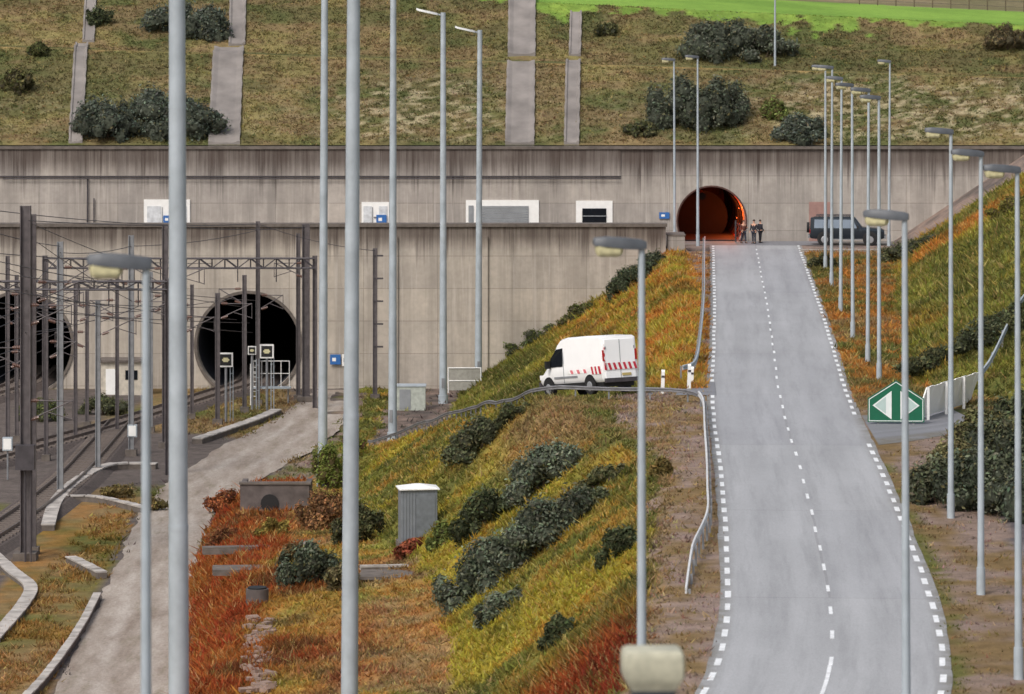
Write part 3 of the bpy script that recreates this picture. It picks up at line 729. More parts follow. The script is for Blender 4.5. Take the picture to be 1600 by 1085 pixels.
# ------------------------------------------------------------ people
def skin_mesh(name,verts,edges,radii,material,parent,sub=1,root=0):
    me=bpy.data.meshes.new(name); me.from_pydata(verts,edges,[]); o=bpy.data.objects.new(name,me); COL.objects.link(o)
    md=o.modifiers.new('s','SKIN'); md.use_smooth_shade=True
    for i,r in enumerate(radii):
        sv=me.skin_vertices[0].data[i]; sv.radius=(r,r) if not isinstance(r,tuple) else r; sv.use_root=(i==root)
    sb=o.modifiers.new('d','SUBSURF'); sb.levels=sub; sb.render_levels=sub
    bpy.context.view_layer.update(); dg=bpy.context.evaluated_depsgraph_get()
    m2=bpy.data.meshes.new_from_object(o.evaluated_get(dg)); o.modifiers.clear(); o.data=m2
    m2.materials.clear(); m2.materials.append(material); o.parent=parent; return o
def person(x,d,rz,label,top,leg,hairc,pose=0,hgt=1.76):
    T=thing('person',label,'person',(x,d,hz(x,d)+.03),(0,0,rz),'people standing by the service tunnel',(hgt/1.76,)*3)
    st=.13 if pose==0 else .3
    V=[(0,0,.95),(0,0,1.15),(0,0,1.38),(0,0,1.5),(0,-.01,1.58),(0,-.02,1.68)]
    R=[(.15,.11),(.14,.10),(.16,.10),.055,.085,.085]
    E=[(0,1),(1,2),(2,3),(3,4),(4,5)]
    def ch(pts,rs,root):
        p=root
        for q,r in zip(pts,rs): V.append(q);R.append(r);E.append((p,len(V)-1));p=len(V)-1
        return p
    A={}
    for s in (-1,1):
        ch([(s*.10,0,.88),(s*.11,-st*.3*s,.5),(s*.12,.02-st*.5*s,.09),(s*.13,-.14-st*.5*s,.04)],[.085,.055,.04,.035],0)
        el=(s*.27,.03,1.12); wr=(s*.25,-.16,.93) if (pose==0 or s<0) else (s*.16,-.3,1.22)
        h=ch([(s*.19,0,1.42),el,wr],[.055,.042,.028],2)
        dv=(Vector(wr)-Vector(el)).normalized(); pm=Vector(wr)+dv*.07
        p=ch([tuple(pm)],[.03],h)
        side=Vector((0,1,0)).cross(dv).normalized()
        for k,(o,l) in enumerate(((-.03,.07),(-.01,.085),(.01,.08),(.03,.06))):
            ch([tuple(pm+side*o+dv*.04),tuple(pm+side*o+dv*l+Vector((0,-.01,-.01)))],[.009,.008],p)
        ch([tuple(Vector(wr)+dv*.03+Vector((0,-.04,.0))),tuple(Vector(wr)+dv*.06+Vector((0,-.06,0)))],[.011,.009],h)
        A[s]=(el,wr)
    skin_mesh('body',V,E,R,mat('skin_tone',lin(196,150,126),.6,0,.05,3.),T)
    v=[(0,0,.86),(0,0,1.15),(0,0,1.4),(0,0,1.47)];r=[(.185,.14),(.175,.13),(.19,.125),(.09,.08)];e=[(0,1),(1,2),(2,3)]
    for s in (-1,1):
        i=len(v); v+=[(s*.2,0,1.41),A[s][0],tuple(Vector(A[s][0]).lerp(Vector(A[s][1]),.9))]; r+=[.075,.06,.048]; e+=[(2,i),(i,i+1),(i+1,i+2)]
    skin_mesh('jacket',v,e,r,top,T)
    v=[(0,0,.96)];r=[(.17,.125)];e=[]
    for s in (-1,1):
        i=len(v); v+=[(s*.10,0,.86),(s*.11,-st*.3*s,.5),(s*.12,.02-st*.5*s,.1)]; r+=[.105,.078,.065]; e+=[(0,i),(i,i+1),(i+1,i+2)]
    skin_mesh('trousers',v,e,r,leg,T)
    make('hair',MB().loft([[(q*math.cos(a),.015+q*1.12*math.sin(a),z) for a in np.linspace(0,2*math.pi,10,endpoint=False)] for z,q in ((1.66,.085),(1.7,.096),(1.75,.085),(1.79,.04))]),hairc,T,True)
    for s in (-1,1): make('shoe',MB().loft([[(s*.125-.045,y-st*.5*s,0),(s*.125+.045,y-st*.5*s,0),(s*.125+.04,y-st*.5*s,zz),(s*.125-.04,y-st*.5*s,zz)] for y,zz in ((.09,.09),(0,.11),(-.12,.07),(-.19,.03))]),M_black,T,True)
    for s in (-1,1): make('eye',MB().box((s*.03,-.1,1.67),(.018,.012,.012)),M_black,T)
    make('nose',MB().loft([[(-.012,-.098,1.66),(.012,-.098,1.66),(0,-.098,1.665)],[(-.016,-.122,1.635),(.016,-.122,1.635),(0,-.112,1.64)]]),mat('skin_tone',lin(196,150,126)),T)
JD=mat('dark_jacket',lin(42,42,50),.8,0,.2,5.); JO=mat('brown_jacket',lin(96,54,44),.7,0,.15,5.); JT=mat('blue_trousers',lin(42,46,60),.8,0,.2,5.); HR=mat('brown_hair',lin(60,44,36),.7,0,.2,8.)
person(wx(1162,299.5),299.5,.4,'standing person in dark brown jacket and dark trousers',JO,JT,HR,1,1.78)
person(wx(1178,299),299.0,-.5,'standing person in dark jacket near the tunnel mouth',JD,JT,HR,0,1.84)
person(wx(1188,299.8),299.9,2.2,'standing person in dark jacket with back turned',JD,JD,HR,0,1.78)

# ------------------------------------------------------------ lamps
def lamp_template():
    T=thing('street_lamp','tall galvanised street lamp with a dark hooded head','street lamp',group='street lamps along the road')
    make('pole',MB().tube((0,0,-.3),(0,0,.9),.15,.14,12).tube((0,0,.9),(0,0,14.35),.115,.065,12).tube((0,0,14.35),(-.22,0,14.46),.05,.045,8),M_galv,T,True)
    secs=[]
    for x,w,h0,h1 in ((.1,.06,14.36,14.5),(0,.11,14.34,14.54),(-.35,.16,14.36,14.58),(-.7,.17,14.4,14.6),(-.94,.14,14.42,14.58),(-.98,.1,14.45,14.55)):
        secs.append([(x,-w,h0),(x,w,h0),(x,w,(h0+h1)/2),(x,w*.6,h1),(x,-w*.6,h1),(x,-w,(h0+h1)/2)])
    hd=make('lamp_head',MB().loft(secs),M_house,T,True)
    secs=[]
    for z,k in ((14.42,1.),(14.3,.97),(14.23,.85),(14.2,.6)):
        secs.append([(-.66+.28*k*a,.15*k*b,z) for a,b in ((-1,-.6),(-.8,-1),(.8,-1),(1,-.6),(1,.6),(.8,1),(-.8,1),(-1,.6))])
    make('lamp_lens',MB().loft(secs),M_lens,hd,True)
    return T
LT=lamp_template()
lamps=[(16.4,143.5),(15.3,125.3),(14.5,109.9),(9.35,91),(18.55,194),(18.9,204),(19.35,218),(20.2,236),(21.3,256),(22.2,272),(14.35,296.5),(12.75,300.8),(29.1,296.5)]
LT.location=(lamps[0][0],lamps[0][1],hz(*lamps[0]))
for (x,d) in lamps[1:]:
    clone(LT,(x,d,hz(x,d)),(0,random.uniform(-.006,.006),random.uniform(-.25,.25)),(1,1,random.uniform(.985,1.012)))
clone(LT,(2.6,77.,hz(2.6,77)),(0,0,.1),(1,1,1.012))
clone(LT,(-6.1,64.,hz(-6.1,64)),(0,0,.05),(1,1,1.05))
clone(LT,(26.2,163,hz(26.2,163)),(0,0,.1))
FL=thing('street_lamp','street lamp with a boxy cream-coloured head seen from above','street lamp',(1.83,50.,hz(1.83,50)),(0,0,.05),'street lamps along the road')
make('pole',MB().tube((.0,0,-.3),(.0,0,10.6),.17,.15,12),M_galv,FL,True)
secs=[]
for z,k in ((10.6,.7),(10.72,.88),(10.8,1.),(11.02,1.),(11.1,.97),(11.14,.86)):
    secs.append([(.40*k*a,.3*k*b,z) for a,b in ((-1,-.85),(-.93,-1),(.93,-1),(1,-.85),(1,.85),(.93,1),(-.93,1),(-1,.85))])
hd=make('lamp_head',MB().loft(secs),mat('cream_housing',lin(184,182,162),.6,0,.2,6.),FL,True)
make('lamp_lens',MB().loft([[(.3*k*a,.22*k*b,z) for a,b in ((-1,-.8),(-.9,-1),(.9,-1),(1,-.8),(1,.8),(.9,1),(-.9,1),(-1,.8))] for z,k in ((10.62,1.),(10.5,.9),(10.44,.6))]),M_house,hd,True)
def mast_template():
    T=thing('lighting_mast','very tall tapered grey steel lighting mast','lighting mast',group='tall lighting masts')
    make('pole',MB().tube((0,0,-.5),(0,0,.6),.36,.36,14).tube((0,0,.6),(0,0,10),.29,.255,14).tube((0,0,10),(0,0,10.12),.262,.262,14).tube((0,0,10.12),(0,0,19.2),.25,.222,14).tube((0,0,19.2),(0,0,19.3),.228,.228,14).tube((0,0,19.3),(0,0,28.4),.22,.19,14),M_galv,T,True)
    make('access_hatch',MB().box((0,-.285,1.5),(.22,.05,.7)),M_galvd,T)
    make('mast_arm',MB().tube((.1,0,28.1),(-.6,0,28.35),.06,n=6),M_galv,T)
    secs=[[(x,-w,z),(x,w,z),(x,w*.8,z+.16),(x,-w*.8,z+.16)] for x,w,z in ((-.4,.1,28.2),(-.6,.26,28.25),(-1.75,.28,28.5),(-1.95,.14,28.58))]
    make('lamp_head',MB().loft(secs),mat('pale_luminaire',lin(210,212,212),.4,0,.1,3.),T,True)
    return T
MT=mast_template()
MT.location=(-5.0,279,hz(-5,279))
clone(MT,(-2.5,285,hz(-2.5,285)),(0,math.radians(.25),.1),(.95,.95,.925))
for x,d,s,ti in ((-7.9,254,1.,.1),(-11.4,231,1.,.25),(-5.35,126,1.,.35),(-8.7,100.5,1.,-.15)):
    clone(MT,(x,d,hz(x,d)),(0,math.radians(ti),random.uniform(-.4,.4)),(s,s,1.2))
x_,d_,z_=sight(1211,104)
T=thing('thin_pole','slender grey pole standing on the hillside terrace','pole',(x_,d_,z_)); make('pole_shaft',MB().tube((0,0,-.3),(0,0,8),.1,.06,8),M_galv,T,True); make('pole_cap',MB().tube((0,0,8),(0,0,8.1),.09,n=8),M_dark,T)
FT=thing('field_fence','thin wire fence with wooden posts along a green field','fence')
pp=[(x,420,0) for x in np.arange(38,60,2.0)]
for x,d,_ in pp: z=hz(x,d); make('post',MB().tube((x,d,z-.2),(x,d,z+1.2),.06,n=5),M_stem,FT)
for hgt in (.5,1.1):
    mb=MB()
    for k in range(len(pp)-1): mb.tube((pp[k][0],pp[k][1],hz(*pp[k][:2])+hgt),(pp[k+1][0],pp[k+1][1],hz(*pp[k+1][:2])+hgt),.02,n=3)
    make('wire',mb,M_dark,FT)

# ------------------------------------------------------------ guard rails
def resample(pts,step):
    P=[np.array(p,float) for p in pts]
    Q=[]
    for i in range(len(P)-1):
        p0=P[max(i-1,0)];p1=P[i];p2=P[i+1];p3=P[min(i+2,len(P)-1)]
        for t in np.linspace(0,1,12,endpoint=False):
            Q.append(.5*((2*p1)+(-p0+p2)*t+(2*p0-5*p1+4*p2-p3)*t*t+(-p0+3*p1-3*p2+p3)*t**3))
    Q.append(P[-1]); Q=np.array(Q); s=np.concatenate([[0],np.cumsum(np.linalg.norm(np.diff(Q,axis=0),axis=1))])
    n=max(2,int(s[-1]/step)+1); u=np.linspace(0,s[-1],n)
    return np.stack([np.interp(u,s,Q[:,k]) for k in range(Q.shape[1])],-1)
_post=None
def guard_rail(pts,label,side=1,h=.72,end_drop=False,bh=1.,material=None,pstep=2):
    global _post
    R=resample(pts,1.0); T=thing('guard_rail',label,'guard rail',(R[0][0],R[0][1],hz(R[0][0],R[0][1])),group='steel guard rails'); o=np.array(T.location)
    prof=[(0,-.16),(.05,-.13),(.05,-.05),(0,-.02),(0,.02),(.05,.05),(.05,.13),(0,.16),(-.02,.16),(-.02,-.16)]
    secs=[]; Z=[hz(p[0],p[1])+h for p in R]
    Z=np.convolve(np.pad(Z,2,mode='edge'),np.ones(5)/5,mode='valid')
    if end_drop:
        for k in range(6): Z[-1-k]-= .55*(1-k/6)
    for k,p in enumerate(R):
        t=R[min(k+1,len(R)-1)]-R[max(k-1,0)]; t/=np.linalg.norm(t[:2])+1e-9; n=(t[1]*side,-t[0]*side)
        secs.append([(p[0]+n[0]*a-o[0],p[1]+n[1]*a-o[1],Z[k]+b*bh-o[2]) for a,b in prof])
    make('rail_beam',MB().loft(secs),material or M_galv,T)
    for k in range(0,len(R),pstep):
        if _post is None:
            c=make('post',MB().box((0,0,-.45),(.1,.14,1.1)),M_galvd,T); _post=c
        else:
            c=_post.copy(); COL.objects.link(c); c.parent=T
        p=R[k]; t=R[min(k+1,len(R)-1)]-R[max(k-1,0)]; t/=np.linalg.norm(t[:2])+1e-9; n=(t[1]*side,-t[0]*side)
        c.location=(p[0]-n[0]*.1-o[0],p[1]-n[1]*.1-o[1],Z[k]-o[2]-.02); c.scale=(.8,.8,1)
    return T
def le(d,off): return (float(roadx(d))-3.55-off,d)
M_railg=mat('weathered_rail_steel',lin(130,130,134),.6,.1,.35,2.)
guard_rail([(-9.4,251),(-6.6,237),(-4.1,223),(-1.3,204),(.4,192),(1.6,188),(4.2,185.2),(7.0,184.8),(8.3,184.0),(8.85,182)],'weathered galvanised guard rail curving down the ramp',1,h=.52,bh=.6,material=M_railg)
guard_rail([(8.85,181.9),le(178,.2),le(168,.25),le(158,.3),le(148,.35),le(140,.4),le(132,.9),(5.7,125.5)],'slim bright guard rail along the road edge with lowered end',1,h=.62,bh=.85,end_drop=True,material=mat('bright_rail',lin(208,210,212),.5,.1,.15,2.))
guard_rail([(8.6,193.4),le(197,.6),le(215,.45),le(240,.4),le(265,.4),le(295,.4)],'long galvanised guard rail along the road edge',1,bh=.8)
guard_rail([(21.9,184.3),(23.2,187),(24.6,190.5),(26.5,195.5),(29,201)],'galvanised guard rail climbing beside the side road',1)
Fp=[(18.5,176.0),(19.6,178.4),(20.7,180.8),(21.8,183.2)]
FN=thing('white_fence','solid white painted board fence leaning beside the side road','fence',(Fp[0][0],Fp[0][1],0)); 
M_fence=mat('fence_white',lin(252,252,250),.6,0,.04,2.)
for k in range(3):
    a=np.array(Fp[k])-np.array(Fp[0]);b=np.array(Fp[k+1])-np.array(Fp[0]); mb=MB()
    for j in range(5):
        t0=j/5;t1=(j+1)/5-.004; p=a*(1-t0)+b*t0; q=a*(1-t1)+b*t1; ln=.5; top=1.5+.02*math.sin(j*2.+k)
        mb.loft([[(p[0],p[1],.08),(p[0]+.05,p[1]-.02,.08),(p[0]+.05+ln,p[1]-.02+ln*.4,top),(p[0]+ln,p[1]+ln*.4,top)],
                 [(q[0],q[1],.08),(q[0]+.05,q[1]-.02,.08),(q[0]+.05+ln,q[1]-.02+ln*.4,top),(q[0]+ln,q[1]+ln*.4,top)]])
    make('fence_panel',mb,M_fence,FN)
for k in range(4):
    q=np.array(Fp[k])-np.array(Fp[0]); make('post',MB().box((q[0]+.6,q[1]+.25,.75),(.12,.12,1.5)),M_wht,FN)
S=thing('direction_sign','green pentagonal road sign with two pale arrowheads','sign',(17.45,174.5,0),(0,0,math.radians(-4)))
w=1.28
make('sign_panel',MB().prism([(-w,0,.1),(w,0,.1),(w,0,1.17),(0,0,2.0),(-w,0,1.17)],(0,.08,0)),M_green,S)
pl=mat('sign_pale',lin(222,228,226),.5,0,.05,3.)
bd=[(-w+.05,.14),(w-.05,.14),(w-.05,1.14),(0,1.94),(-w+.05,1.14)]; mb=MB()
for i in range(5):
    (x0,z0),(x1,z1)=bd[i],bd[(i+1)%5]; l=math.hypot(x1-x0,z1-z0); nx_,nz_=-(z1-z0)/l*.035,(x1-x0)/l*.035
    mb.prism([(x0,-.012,z0),(x1,-.012,z1),(x1+nx_,-.012,z1+nz_),(x0+nx_,-.012,z0+nz_)],(0,.009,0))
make('sign_border',mb,pl,S)
for sg in (-1,1):
    ar=make('arrow_emblem',MB().prism([(sg*1.06,-.014,.86),(sg*.2,-.014,.22),(sg*.2,-.014,1.52)],(0,.01,0)),pl,S)
    make('arrow_inset',MB().prism([(sg*.96,-.022,.86),(sg*.46,-.022,.48),(sg*.46,-.022,1.26)],(0,.006,0)),mat('sign_grey',lin(176,196,192),.5,0,.08,3.),ar)  # grey-green inner triangle on each arrowhead
    make('leg',MB().tube((sg*.8,.1,-.2),(sg*.8,.1,1.1),.05),M_galvd,S)
for i,(x,d,h_,rz) in enumerate(((7.35,187.6,1.15,.0),(8.75,190.0,1.15,.1),(9.0,192.3,.8,-.1))):
    T=thing('marker_post','short white road marker post at the ramp junction','marker post',(x,d,hz(x,d)),(0,.03,rz),'white marker posts')
    make('post_body',MB().loft([[(-.09,-.06,-.1),(.09,-.06,-.1),(.09,.06,-.1),(-.09,.06,-.1)],[(-.08,-.05,h_),(.08,-.05,h_),(.08,.05,h_+.08),(-.08,.05,h_+.08)]]),M_wht,T)
    make('reflector_band',MB().box((0,-.065,h_-.25),(.15,.02,.1)),M_dark,T)
def small_sign(px,py,D,w,h,material,label):
    x=wx(px,D); z=HC-(py-YH)*D/K
    T=thing('wall_sign',label,'sign',(x,D,z)); make('sign_panel',MB().box((0,0,0),(w,.05,h)),material,T)
    make('sign_mark',MB().box((-w*.12,-.03,0),(w*.35,.01,h*.35)),M_wht if material is M_blue else M_grey,T)
    make('bracket',MB().box((0,.05,0),(w*.3,.06,h*.2)),M_dark,T); return T
small_sign(1038,337,301.9,.8,.5,M_blue,'small blue sign fixed to a concrete wall')
small_sign(596,343,301.75,.8,.7,M_blue,'blue square sign beside a white door')
small_sign(524,562,289.4,.8,.75,M_blue,'blue square sign on the portal wall')
small_sign(540,563,289.42,.55,.9,M_wht,'white notice panel on the portal wall')
small_sign(262,343,301.75,.7,.6,M_blue,'small blue sign on a white door')

# ------------------------------------------------------------ vehicles
def car_sec(x,w,wt,zb,belt,top):
    return [(x,-w*.86,zb),(x,w*.86,zb),(x,w,zb+.18),(x,w,belt),(x,wt,top-.08),(x,wt*.86,top),(x,-wt*.86,top),(x,-wt,top-.08),(x,-w,belt),(x,-w,zb+.18)]
def wheel(parent,x,y,r,w=.22):
    s=1 if y>0 else -1
    T=make('wheel',MB().tube((x,y-w/2,r),(x,y+w/2,r),r,n=22),M_rubber,parent,True)
    make('rim',MB().tube((x,y+s*(w/2+.004),r),(x,y+s*(w/2+.02),r),r*.6,r*.52,n=16),mat('rim_metal',lin(160,162,166),.4,.4,.1,3.),T)
def van():
    T=thing('white_van','white panel van with red and white chevron markings descending a ramp','van',(3.8,189.9,-.26),(0,math.radians(7.0),math.radians(122)),scale=(1.06,1.05,1.05))
    S=[(-2.80,.95,.88,.60,1.3,2.52),(-2.76,1.0,.93,.54,1.3,2.64),(-1.5,1.01,.94,.54,1.3,2.72),(.2,1.01,.94,.54,1.3,2.72),(.75,1.0,.92,.54,1.3,2.66),(1.1,1.0,.88,.54,1.3,2.46),(1.75,.99,.86,.54,1.25,1.78),(2.05,.98,.88,.54,1.1,1.44),(2.6,.93,.8,.5,.85,1.12),(2.82,.8,.7,.5,.72,.95)]
    make('body',MB().loft([car_sec(*s) for s in S]),M_vanw,T,True)
    make('windscreen',MB().prism([(1.2,-.78,2.40),(1.2,.78,2.40),(1.86,.8,1.70),(1.86,-.8,1.70)],(.02,0,.02)),M_glass,T)
    for s in (1,-1):
        yt=.93*s
        make('side_window',MB().prism([(.55,s*1.012,1.38),(1.78,s*1.002,1.38),(1.6,s*.955,1.8),(1.15,yt,2.2),(.55,s*.95,2.24)],(0,.012*s,0)),M_glass,T)
        make('side_strip',MB().box((.3,s*1.018,.86),(2.0,.03,.1)),M_galvd,T)
        make('door_seam',MB().box((.48,s*1.013,1.35),(.03,.02,1.5)),M_grey,T)
        make('side_mirror',MB().box((1.62,s*1.16,1.5),(.16,.22,.36)),M_black,T)
        make('headlight',MB().box((2.55,s*.82,.92),(.35,.2,.22)),M_wht,T)
        make('tail_lamp',MB().box((-2.81,s*.90,1.75),(.05,.1,.5)),M_redl,T)
        wheel(T,1.85,s*.91,.38,.26); wheel(T,-1.7,s*.91,.38,.26)
        for wxp in (1.85,-1.7):
            make('wheel_arch',MB().tube((wxp,s*.985,.46),(wxp,s*1.016,.46),.47,n=20),M_black,T)
        make('sill',MB().box((0.08,s*.97,.50),(2.5,.08,.16)),M_black,T)
    for s in (1,-1):
        dr=make('rear_door',MB().box((-2.825,s*.42,1.55),(.03,.81,1.85)),M_vanw,T)
        make('hinge',MB().box((-2.85,s*.8,2.1),(.03,.06,.12)),M_grey,dr)
    make('door_seam',MB().box((-2.845,0,1.55),(.02,.02,1.85)),M_grey,T)
    def marks(pts_list,d,name,red=M_red):
        for par,m_,nm in ((0,red,'_red'),(1,M_wht,'_white')):
            mb=MB(); 
            for k,q in enumerate(pts_list):
                if k%2==par: mb.prism(q,d)
            make(name+nm,mb,m_,T)
    rear=[]
    for k in range(13):
        y0=-.92+k*.14; sk=.11 if k<12 else 0
        rear.append([(-2.87,y0,1.08),(-2.87,y0+.14,1.08),(-2.87,y0+.14+sk,1.4),(-2.87,y0+sk,1.4)])
    marks(rear,(.02,0,0),'rear_chevron')
    side=[]
    for k in range(6): side.append([(-2.72+k*.15,1.02,.92),(-2.57+k*.15,1.02,.92),(-2.47+k*.15,1.02,1.28),(-2.62+k*.15,1.02,1.28)])
    marks(side,(0,.012,0),'side_chevron')
    sf=[]
    for k in range(6): sf.append([(-1.5+k*.28,1.02,1.0),(-1.3+k*.28,1.02,1.0),(-1.2+k*.28,1.02,1.18),(-1.4+k*.28,1.02,1.18)])
    marks(sf,(0,.012,0),'faded_chevron',M_redp)
    cor=[]
    for k in range(6):
        z=1.42+k*.15; cor.append([(-2.84,.84,z),(-2.84,.88,z),(-2.84,.88,z+.12),(-2.84,.84,z+.12)])
    marks(cor,(-.012,0,0),'corner_marking')
    make('rear_bumper',MB().box((-2.86,0,.6),(.16,1.8,.2)),M_dark,T); make('front_bumper',MB().box((2.84,0,.55),(.2,1.7,.3)),M_dark,T)
    make('number_plate',MB().box((-2.87,-.3,.85),(.02,.5,.12)),M_amber,T)
    make('underbody',MB().box((0,0,.42),(5.2,1.7,.24)),M_black,T)
van()
def pickup():
    T=thing('parked_car','dark boxy four-door off-road car with roof rack parked by a wall','car',(wx(1324,297.5),297.8,.02),(0,0,math.radians(-5)),scale=(1.08,1.,1.06))
    S=[(-2.65,.86,.8,.6,1.0,1.2),(-2.6,.92,.86,.5,1.15,1.95),(-2.3,.94,.82,.46,1.18,2.04),(0,.94,.82,.46,1.18,2.06),(.55,.94,.81,.46,1.18,2.02),(1.0,.94,.82,.46,1.18,1.42),(1.1,.94,.86,.46,1.12,1.3),(2.45,.92,.84,.46,1.05,1.2),(2.66,.86,.78,.52,.95,1.08)]
    make('body',MB().loft([car_sec(*s) for s in S]),M_car,T,True)
    gl=mat('sky_glass',lin(128,140,154),.05,.3,.1,2.)
    for s in (1,-1):
        for a,b in ((-2.35,-1.45),(-1.37,-.5),(-.42,.42)):
            e=.3 if b>.4 else 0
            make('side_window',MB().prism([(a,s*.945,1.25),(b+e,s*.945,1.25),(b,s*.85,1.86),(a+.03,s*.85,1.88)],(0,.012*s,0)),gl,T)
        wheel(T,1.65,s*.86,.42,.26); wheel(T,-1.6,s*.86,.42,.26)
        for q in (1.65,-1.6): make('wheel_arch',MB().tube((q,s*.925,.48),(q,s*.948,.48),.54,n=20),M_black,T)
        make('side_mirror',MB().box((.75,s*1.04,1.35),(.12,.2,.22)),M_black,T)
        make('headlight',MB().box((2.62,s*.66,.9),(.12,.28,.18)),M_wht,T)
        make('tail_lamp',MB().box((-2.64,s*.82,1.0),(.06,.12,.26)),M_redl,T)
        make('side_step',MB().box((0,s*.93,.44),(2.2,.16,.06)),M_galvd,T)
    make('windscreen',MB().prism([(.6,-.7,1.98),(.6,.7,1.98),(.99,.75,1.46),(.99,-.75,1.46)],(.02,0,.01)),gl,T)
    make('roof_rack',MB().box((-.9,.6,2.16),(2.6,.05,.05)).box((-.9,-.6,2.16),(2.6,.05,.05)).box((-2.0,0,2.16),(.05,1.2,.05)).box((.2,0,2.16),(.05,1.2,.05)).box((-.9,0,2.13),(2.2,.06,.05)).box((-2.,0,2.1),(.05,.06,.12)).box((.2,0,2.1),(.05,.06,.12)),M_dark,T)
    make('front_bumper',MB().box((2.72,0,.6),(.14,1.7,.22)),M_galvd,T); make('rear_bumper',MB().box((-2.72,0,.62),(.14,1.7,.2)),M_galvd,T)
    make('spare_wheel',MB().tube((-2.68,0,1.25),(-2.88,0,1.25),.38,n=18),M_rubber,T)
pickup()

# ------------------------------------------------------------ kiosk, hut, blocks
def g(px,py): return sight(px,py)
x,d,z=g(652,851)
T=thing('electrical_cabinet','grey ribbed electrical cabinet with thin white pitched cap in grass','cabinet',(x,d+.8,z),(0,0,math.radians(8)))
mb=MB().box((0,0,1.2),(1.7,1.2,2.6))
for k in range(12): mb.box((-.78+k*.142,-.61,1.25),(.07,.03,2.3))
make('cabinet_body',mb,mat('cabinet_grey',lin(122,128,134),.5,0,.15,2.),T)
make('cabinet_roof',MB().loft([[(-.95,-.72,2.5),(.95,-.72,2.5),(.95,.72,2.5),(-.95,.72,2.5)],[(-.95,-.72,2.55),(.95,-.72,2.55),(.95,.72,2.55),(-.95,.72,2.55)],[(-.1,-.1,2.72),(.1,-.1,2.72),(.1,.1,2.72),(-.1,.1,2.72)]]),M_wht,T)
make('cabinet_door',MB().box((.3,-.645,1.2),(.9,.02,2.2)),mat('cab_door',lin(112,118,124),.5),T)
make('plinth',MB().box((0,0,-.1),(1.9,1.4,.3)),M_concd,T)
x,d,z=g(430,800)
T=thing('culvert_headwall','dark concrete culvert headwall by the gravel track','culvert',(x,d,z))
make('headwall',MB().box((0,0,.7),(3.8,.3,1.7)).box((-1.8,1.2,.7),(.3,2.4,1.7)).box((1.8,1.2,.7),(.3,2.4,1.7)),mat('culvert_concrete',lin(96,88,86),.9,0,.4,1.5),T)
make('coping',MB().box((0,0,1.6),(4.0,.45,.12)),M_concd,T)
make('opening_grille',MB().tube((-.3,-.16,.5),(-.3,-.22,.5),.5,n=16),M_black,T)
for (px,py,sx,sy,sz,lb) in ((385,895,3.2,1.6,.25,'weathered concrete slab lying in red grass'),(370,865,3.4,.6,.35,'low weathered concrete beam in red grass'),(600,890,2.2,.3,.2,'pale concrete kerb in grass'),(625,900,3.6,2.2,.1,'gravelly concrete pad in grass')):
    x,d,z=g(px,py); T=thing('concrete_slab',lb,'concrete slab',(x,d,z),(0,0,random.uniform(-.15,.15)))
    make('slab_top',MB().box((0,0,sz/2),(sx,sy,sz)),M_concd if 'weather' in lb or 'pad' in lb else M_conc,T)
    make('slab_edge',MB().box((0,-sy/2-.03,sz/2-.05),(sx*.96,.06,sz*.7)),M_concd,T)
x,d,z=g(402,945); T=thing('manhole_chamber','dark round concrete manhole chamber in grass','manhole',(x,d,z))
make('chamber_ring',MB().tube((0,0,-.2),(0,0,.7),.5,n=16),mat('culvert_concrete',lin(96,88,86)),T,True); make('lid',MB().tube((0,0,.7),(0,0,.77),.42,n=16),M_black,T)
mb=MB()
for k in range(44):
    t=k/44; x,d,z=g(408+8*math.sin(k),970+115*t); M=Matrix.Rotation(random.uniform(0,3),3,'Z')@Matrix.Rotation(random.uniform(-.3,.3),3,'X')
    for j in range(5):
        s=random.uniform(.1,.3); mb.box((x+random.uniform(-.5,.5),d+random.uniform(-.3,.3),z+s*.35),(s*1.4,s,s*.6),M=M)
o=make('rubble',mb,mat('rubble_stone',lin(146,124,112),.9,0,.3,4.)); o['kind']='stuff'
hx,hd,hzv=g(655,690); n=40; mb=MB(); vs=[];fs=[]
rr_=np.random.default_rng(4)
for j in range(12):
    for i in range(n):
        a=2*math.pi*i/n; r_=j/11; R_=3.2*(1+.18*math.sin(2*a+1)+.1*math.sin(5*a))
        vs.append((R_*r_*math.cos(a)*1.05,R_*r_*math.sin(a)*1.6,1.9*(1-r_)**1.1+rr_.uniform(-.06,.06)-.05))
for j in range(11):
    for i in range(n): fs.append((j*n+i,j*n+(i+1)%n,(j+1)*n+(i+1)%n,(j+1)*n+i))
mb.add(vs,fs); T=thing('gravel_heap','heap of dark grey gravel beside the ramp','gravel heap',(hx,hd+5,-10.3))
make('heap_surface',mb,mat('dark_gravel',lin(104,96,98),.95,0,.5,5.),T,True)
x,d,z=g(642,640); T=thing('equipment_container','pale green-white equipment container against the portal wall','container',(x,d,z))
make('container_body',MB().box((0,0,.85),(2.1,1.4,1.7)),mat('pale_green',lin(176,182,174),.5),T); make('container_door',MB().box((-.4,-.71,.8),(.8,.03,1.4)),M_grey,T); make('container_lid',MB().box((0,0,1.74),(2.2,1.5,.08)),M_galv,T)
T=thing('mesh_panel_fence','small white framed fence panel standing by the portal wall','fence',(wx(726,283),283,hz(wx(726,283),283)))
mb=MB().tube((-1.2,0,0),(-1.2,0,1.9),.05,n=6).tube((1.2,0,0),(1.2,0,1.9),.05,n=6).tube((-1.2,0,1.85),(1.2,0,1.85),.05,n=6).tube((-1.2,0,.9),(1.2,0,.9),.04,n=6)
make('fence_frame',mb,M_wht,T); make('fence_infill',MB().box((0,.03,1.0),(2.3,.03,1.6)),mat('infill_grey',lin(160,158,150),.7),T)
T=thing('trackside_hut','small pale hut with dark doorway between the tunnel portals','hut',(wx(195,286),286,-10.3))
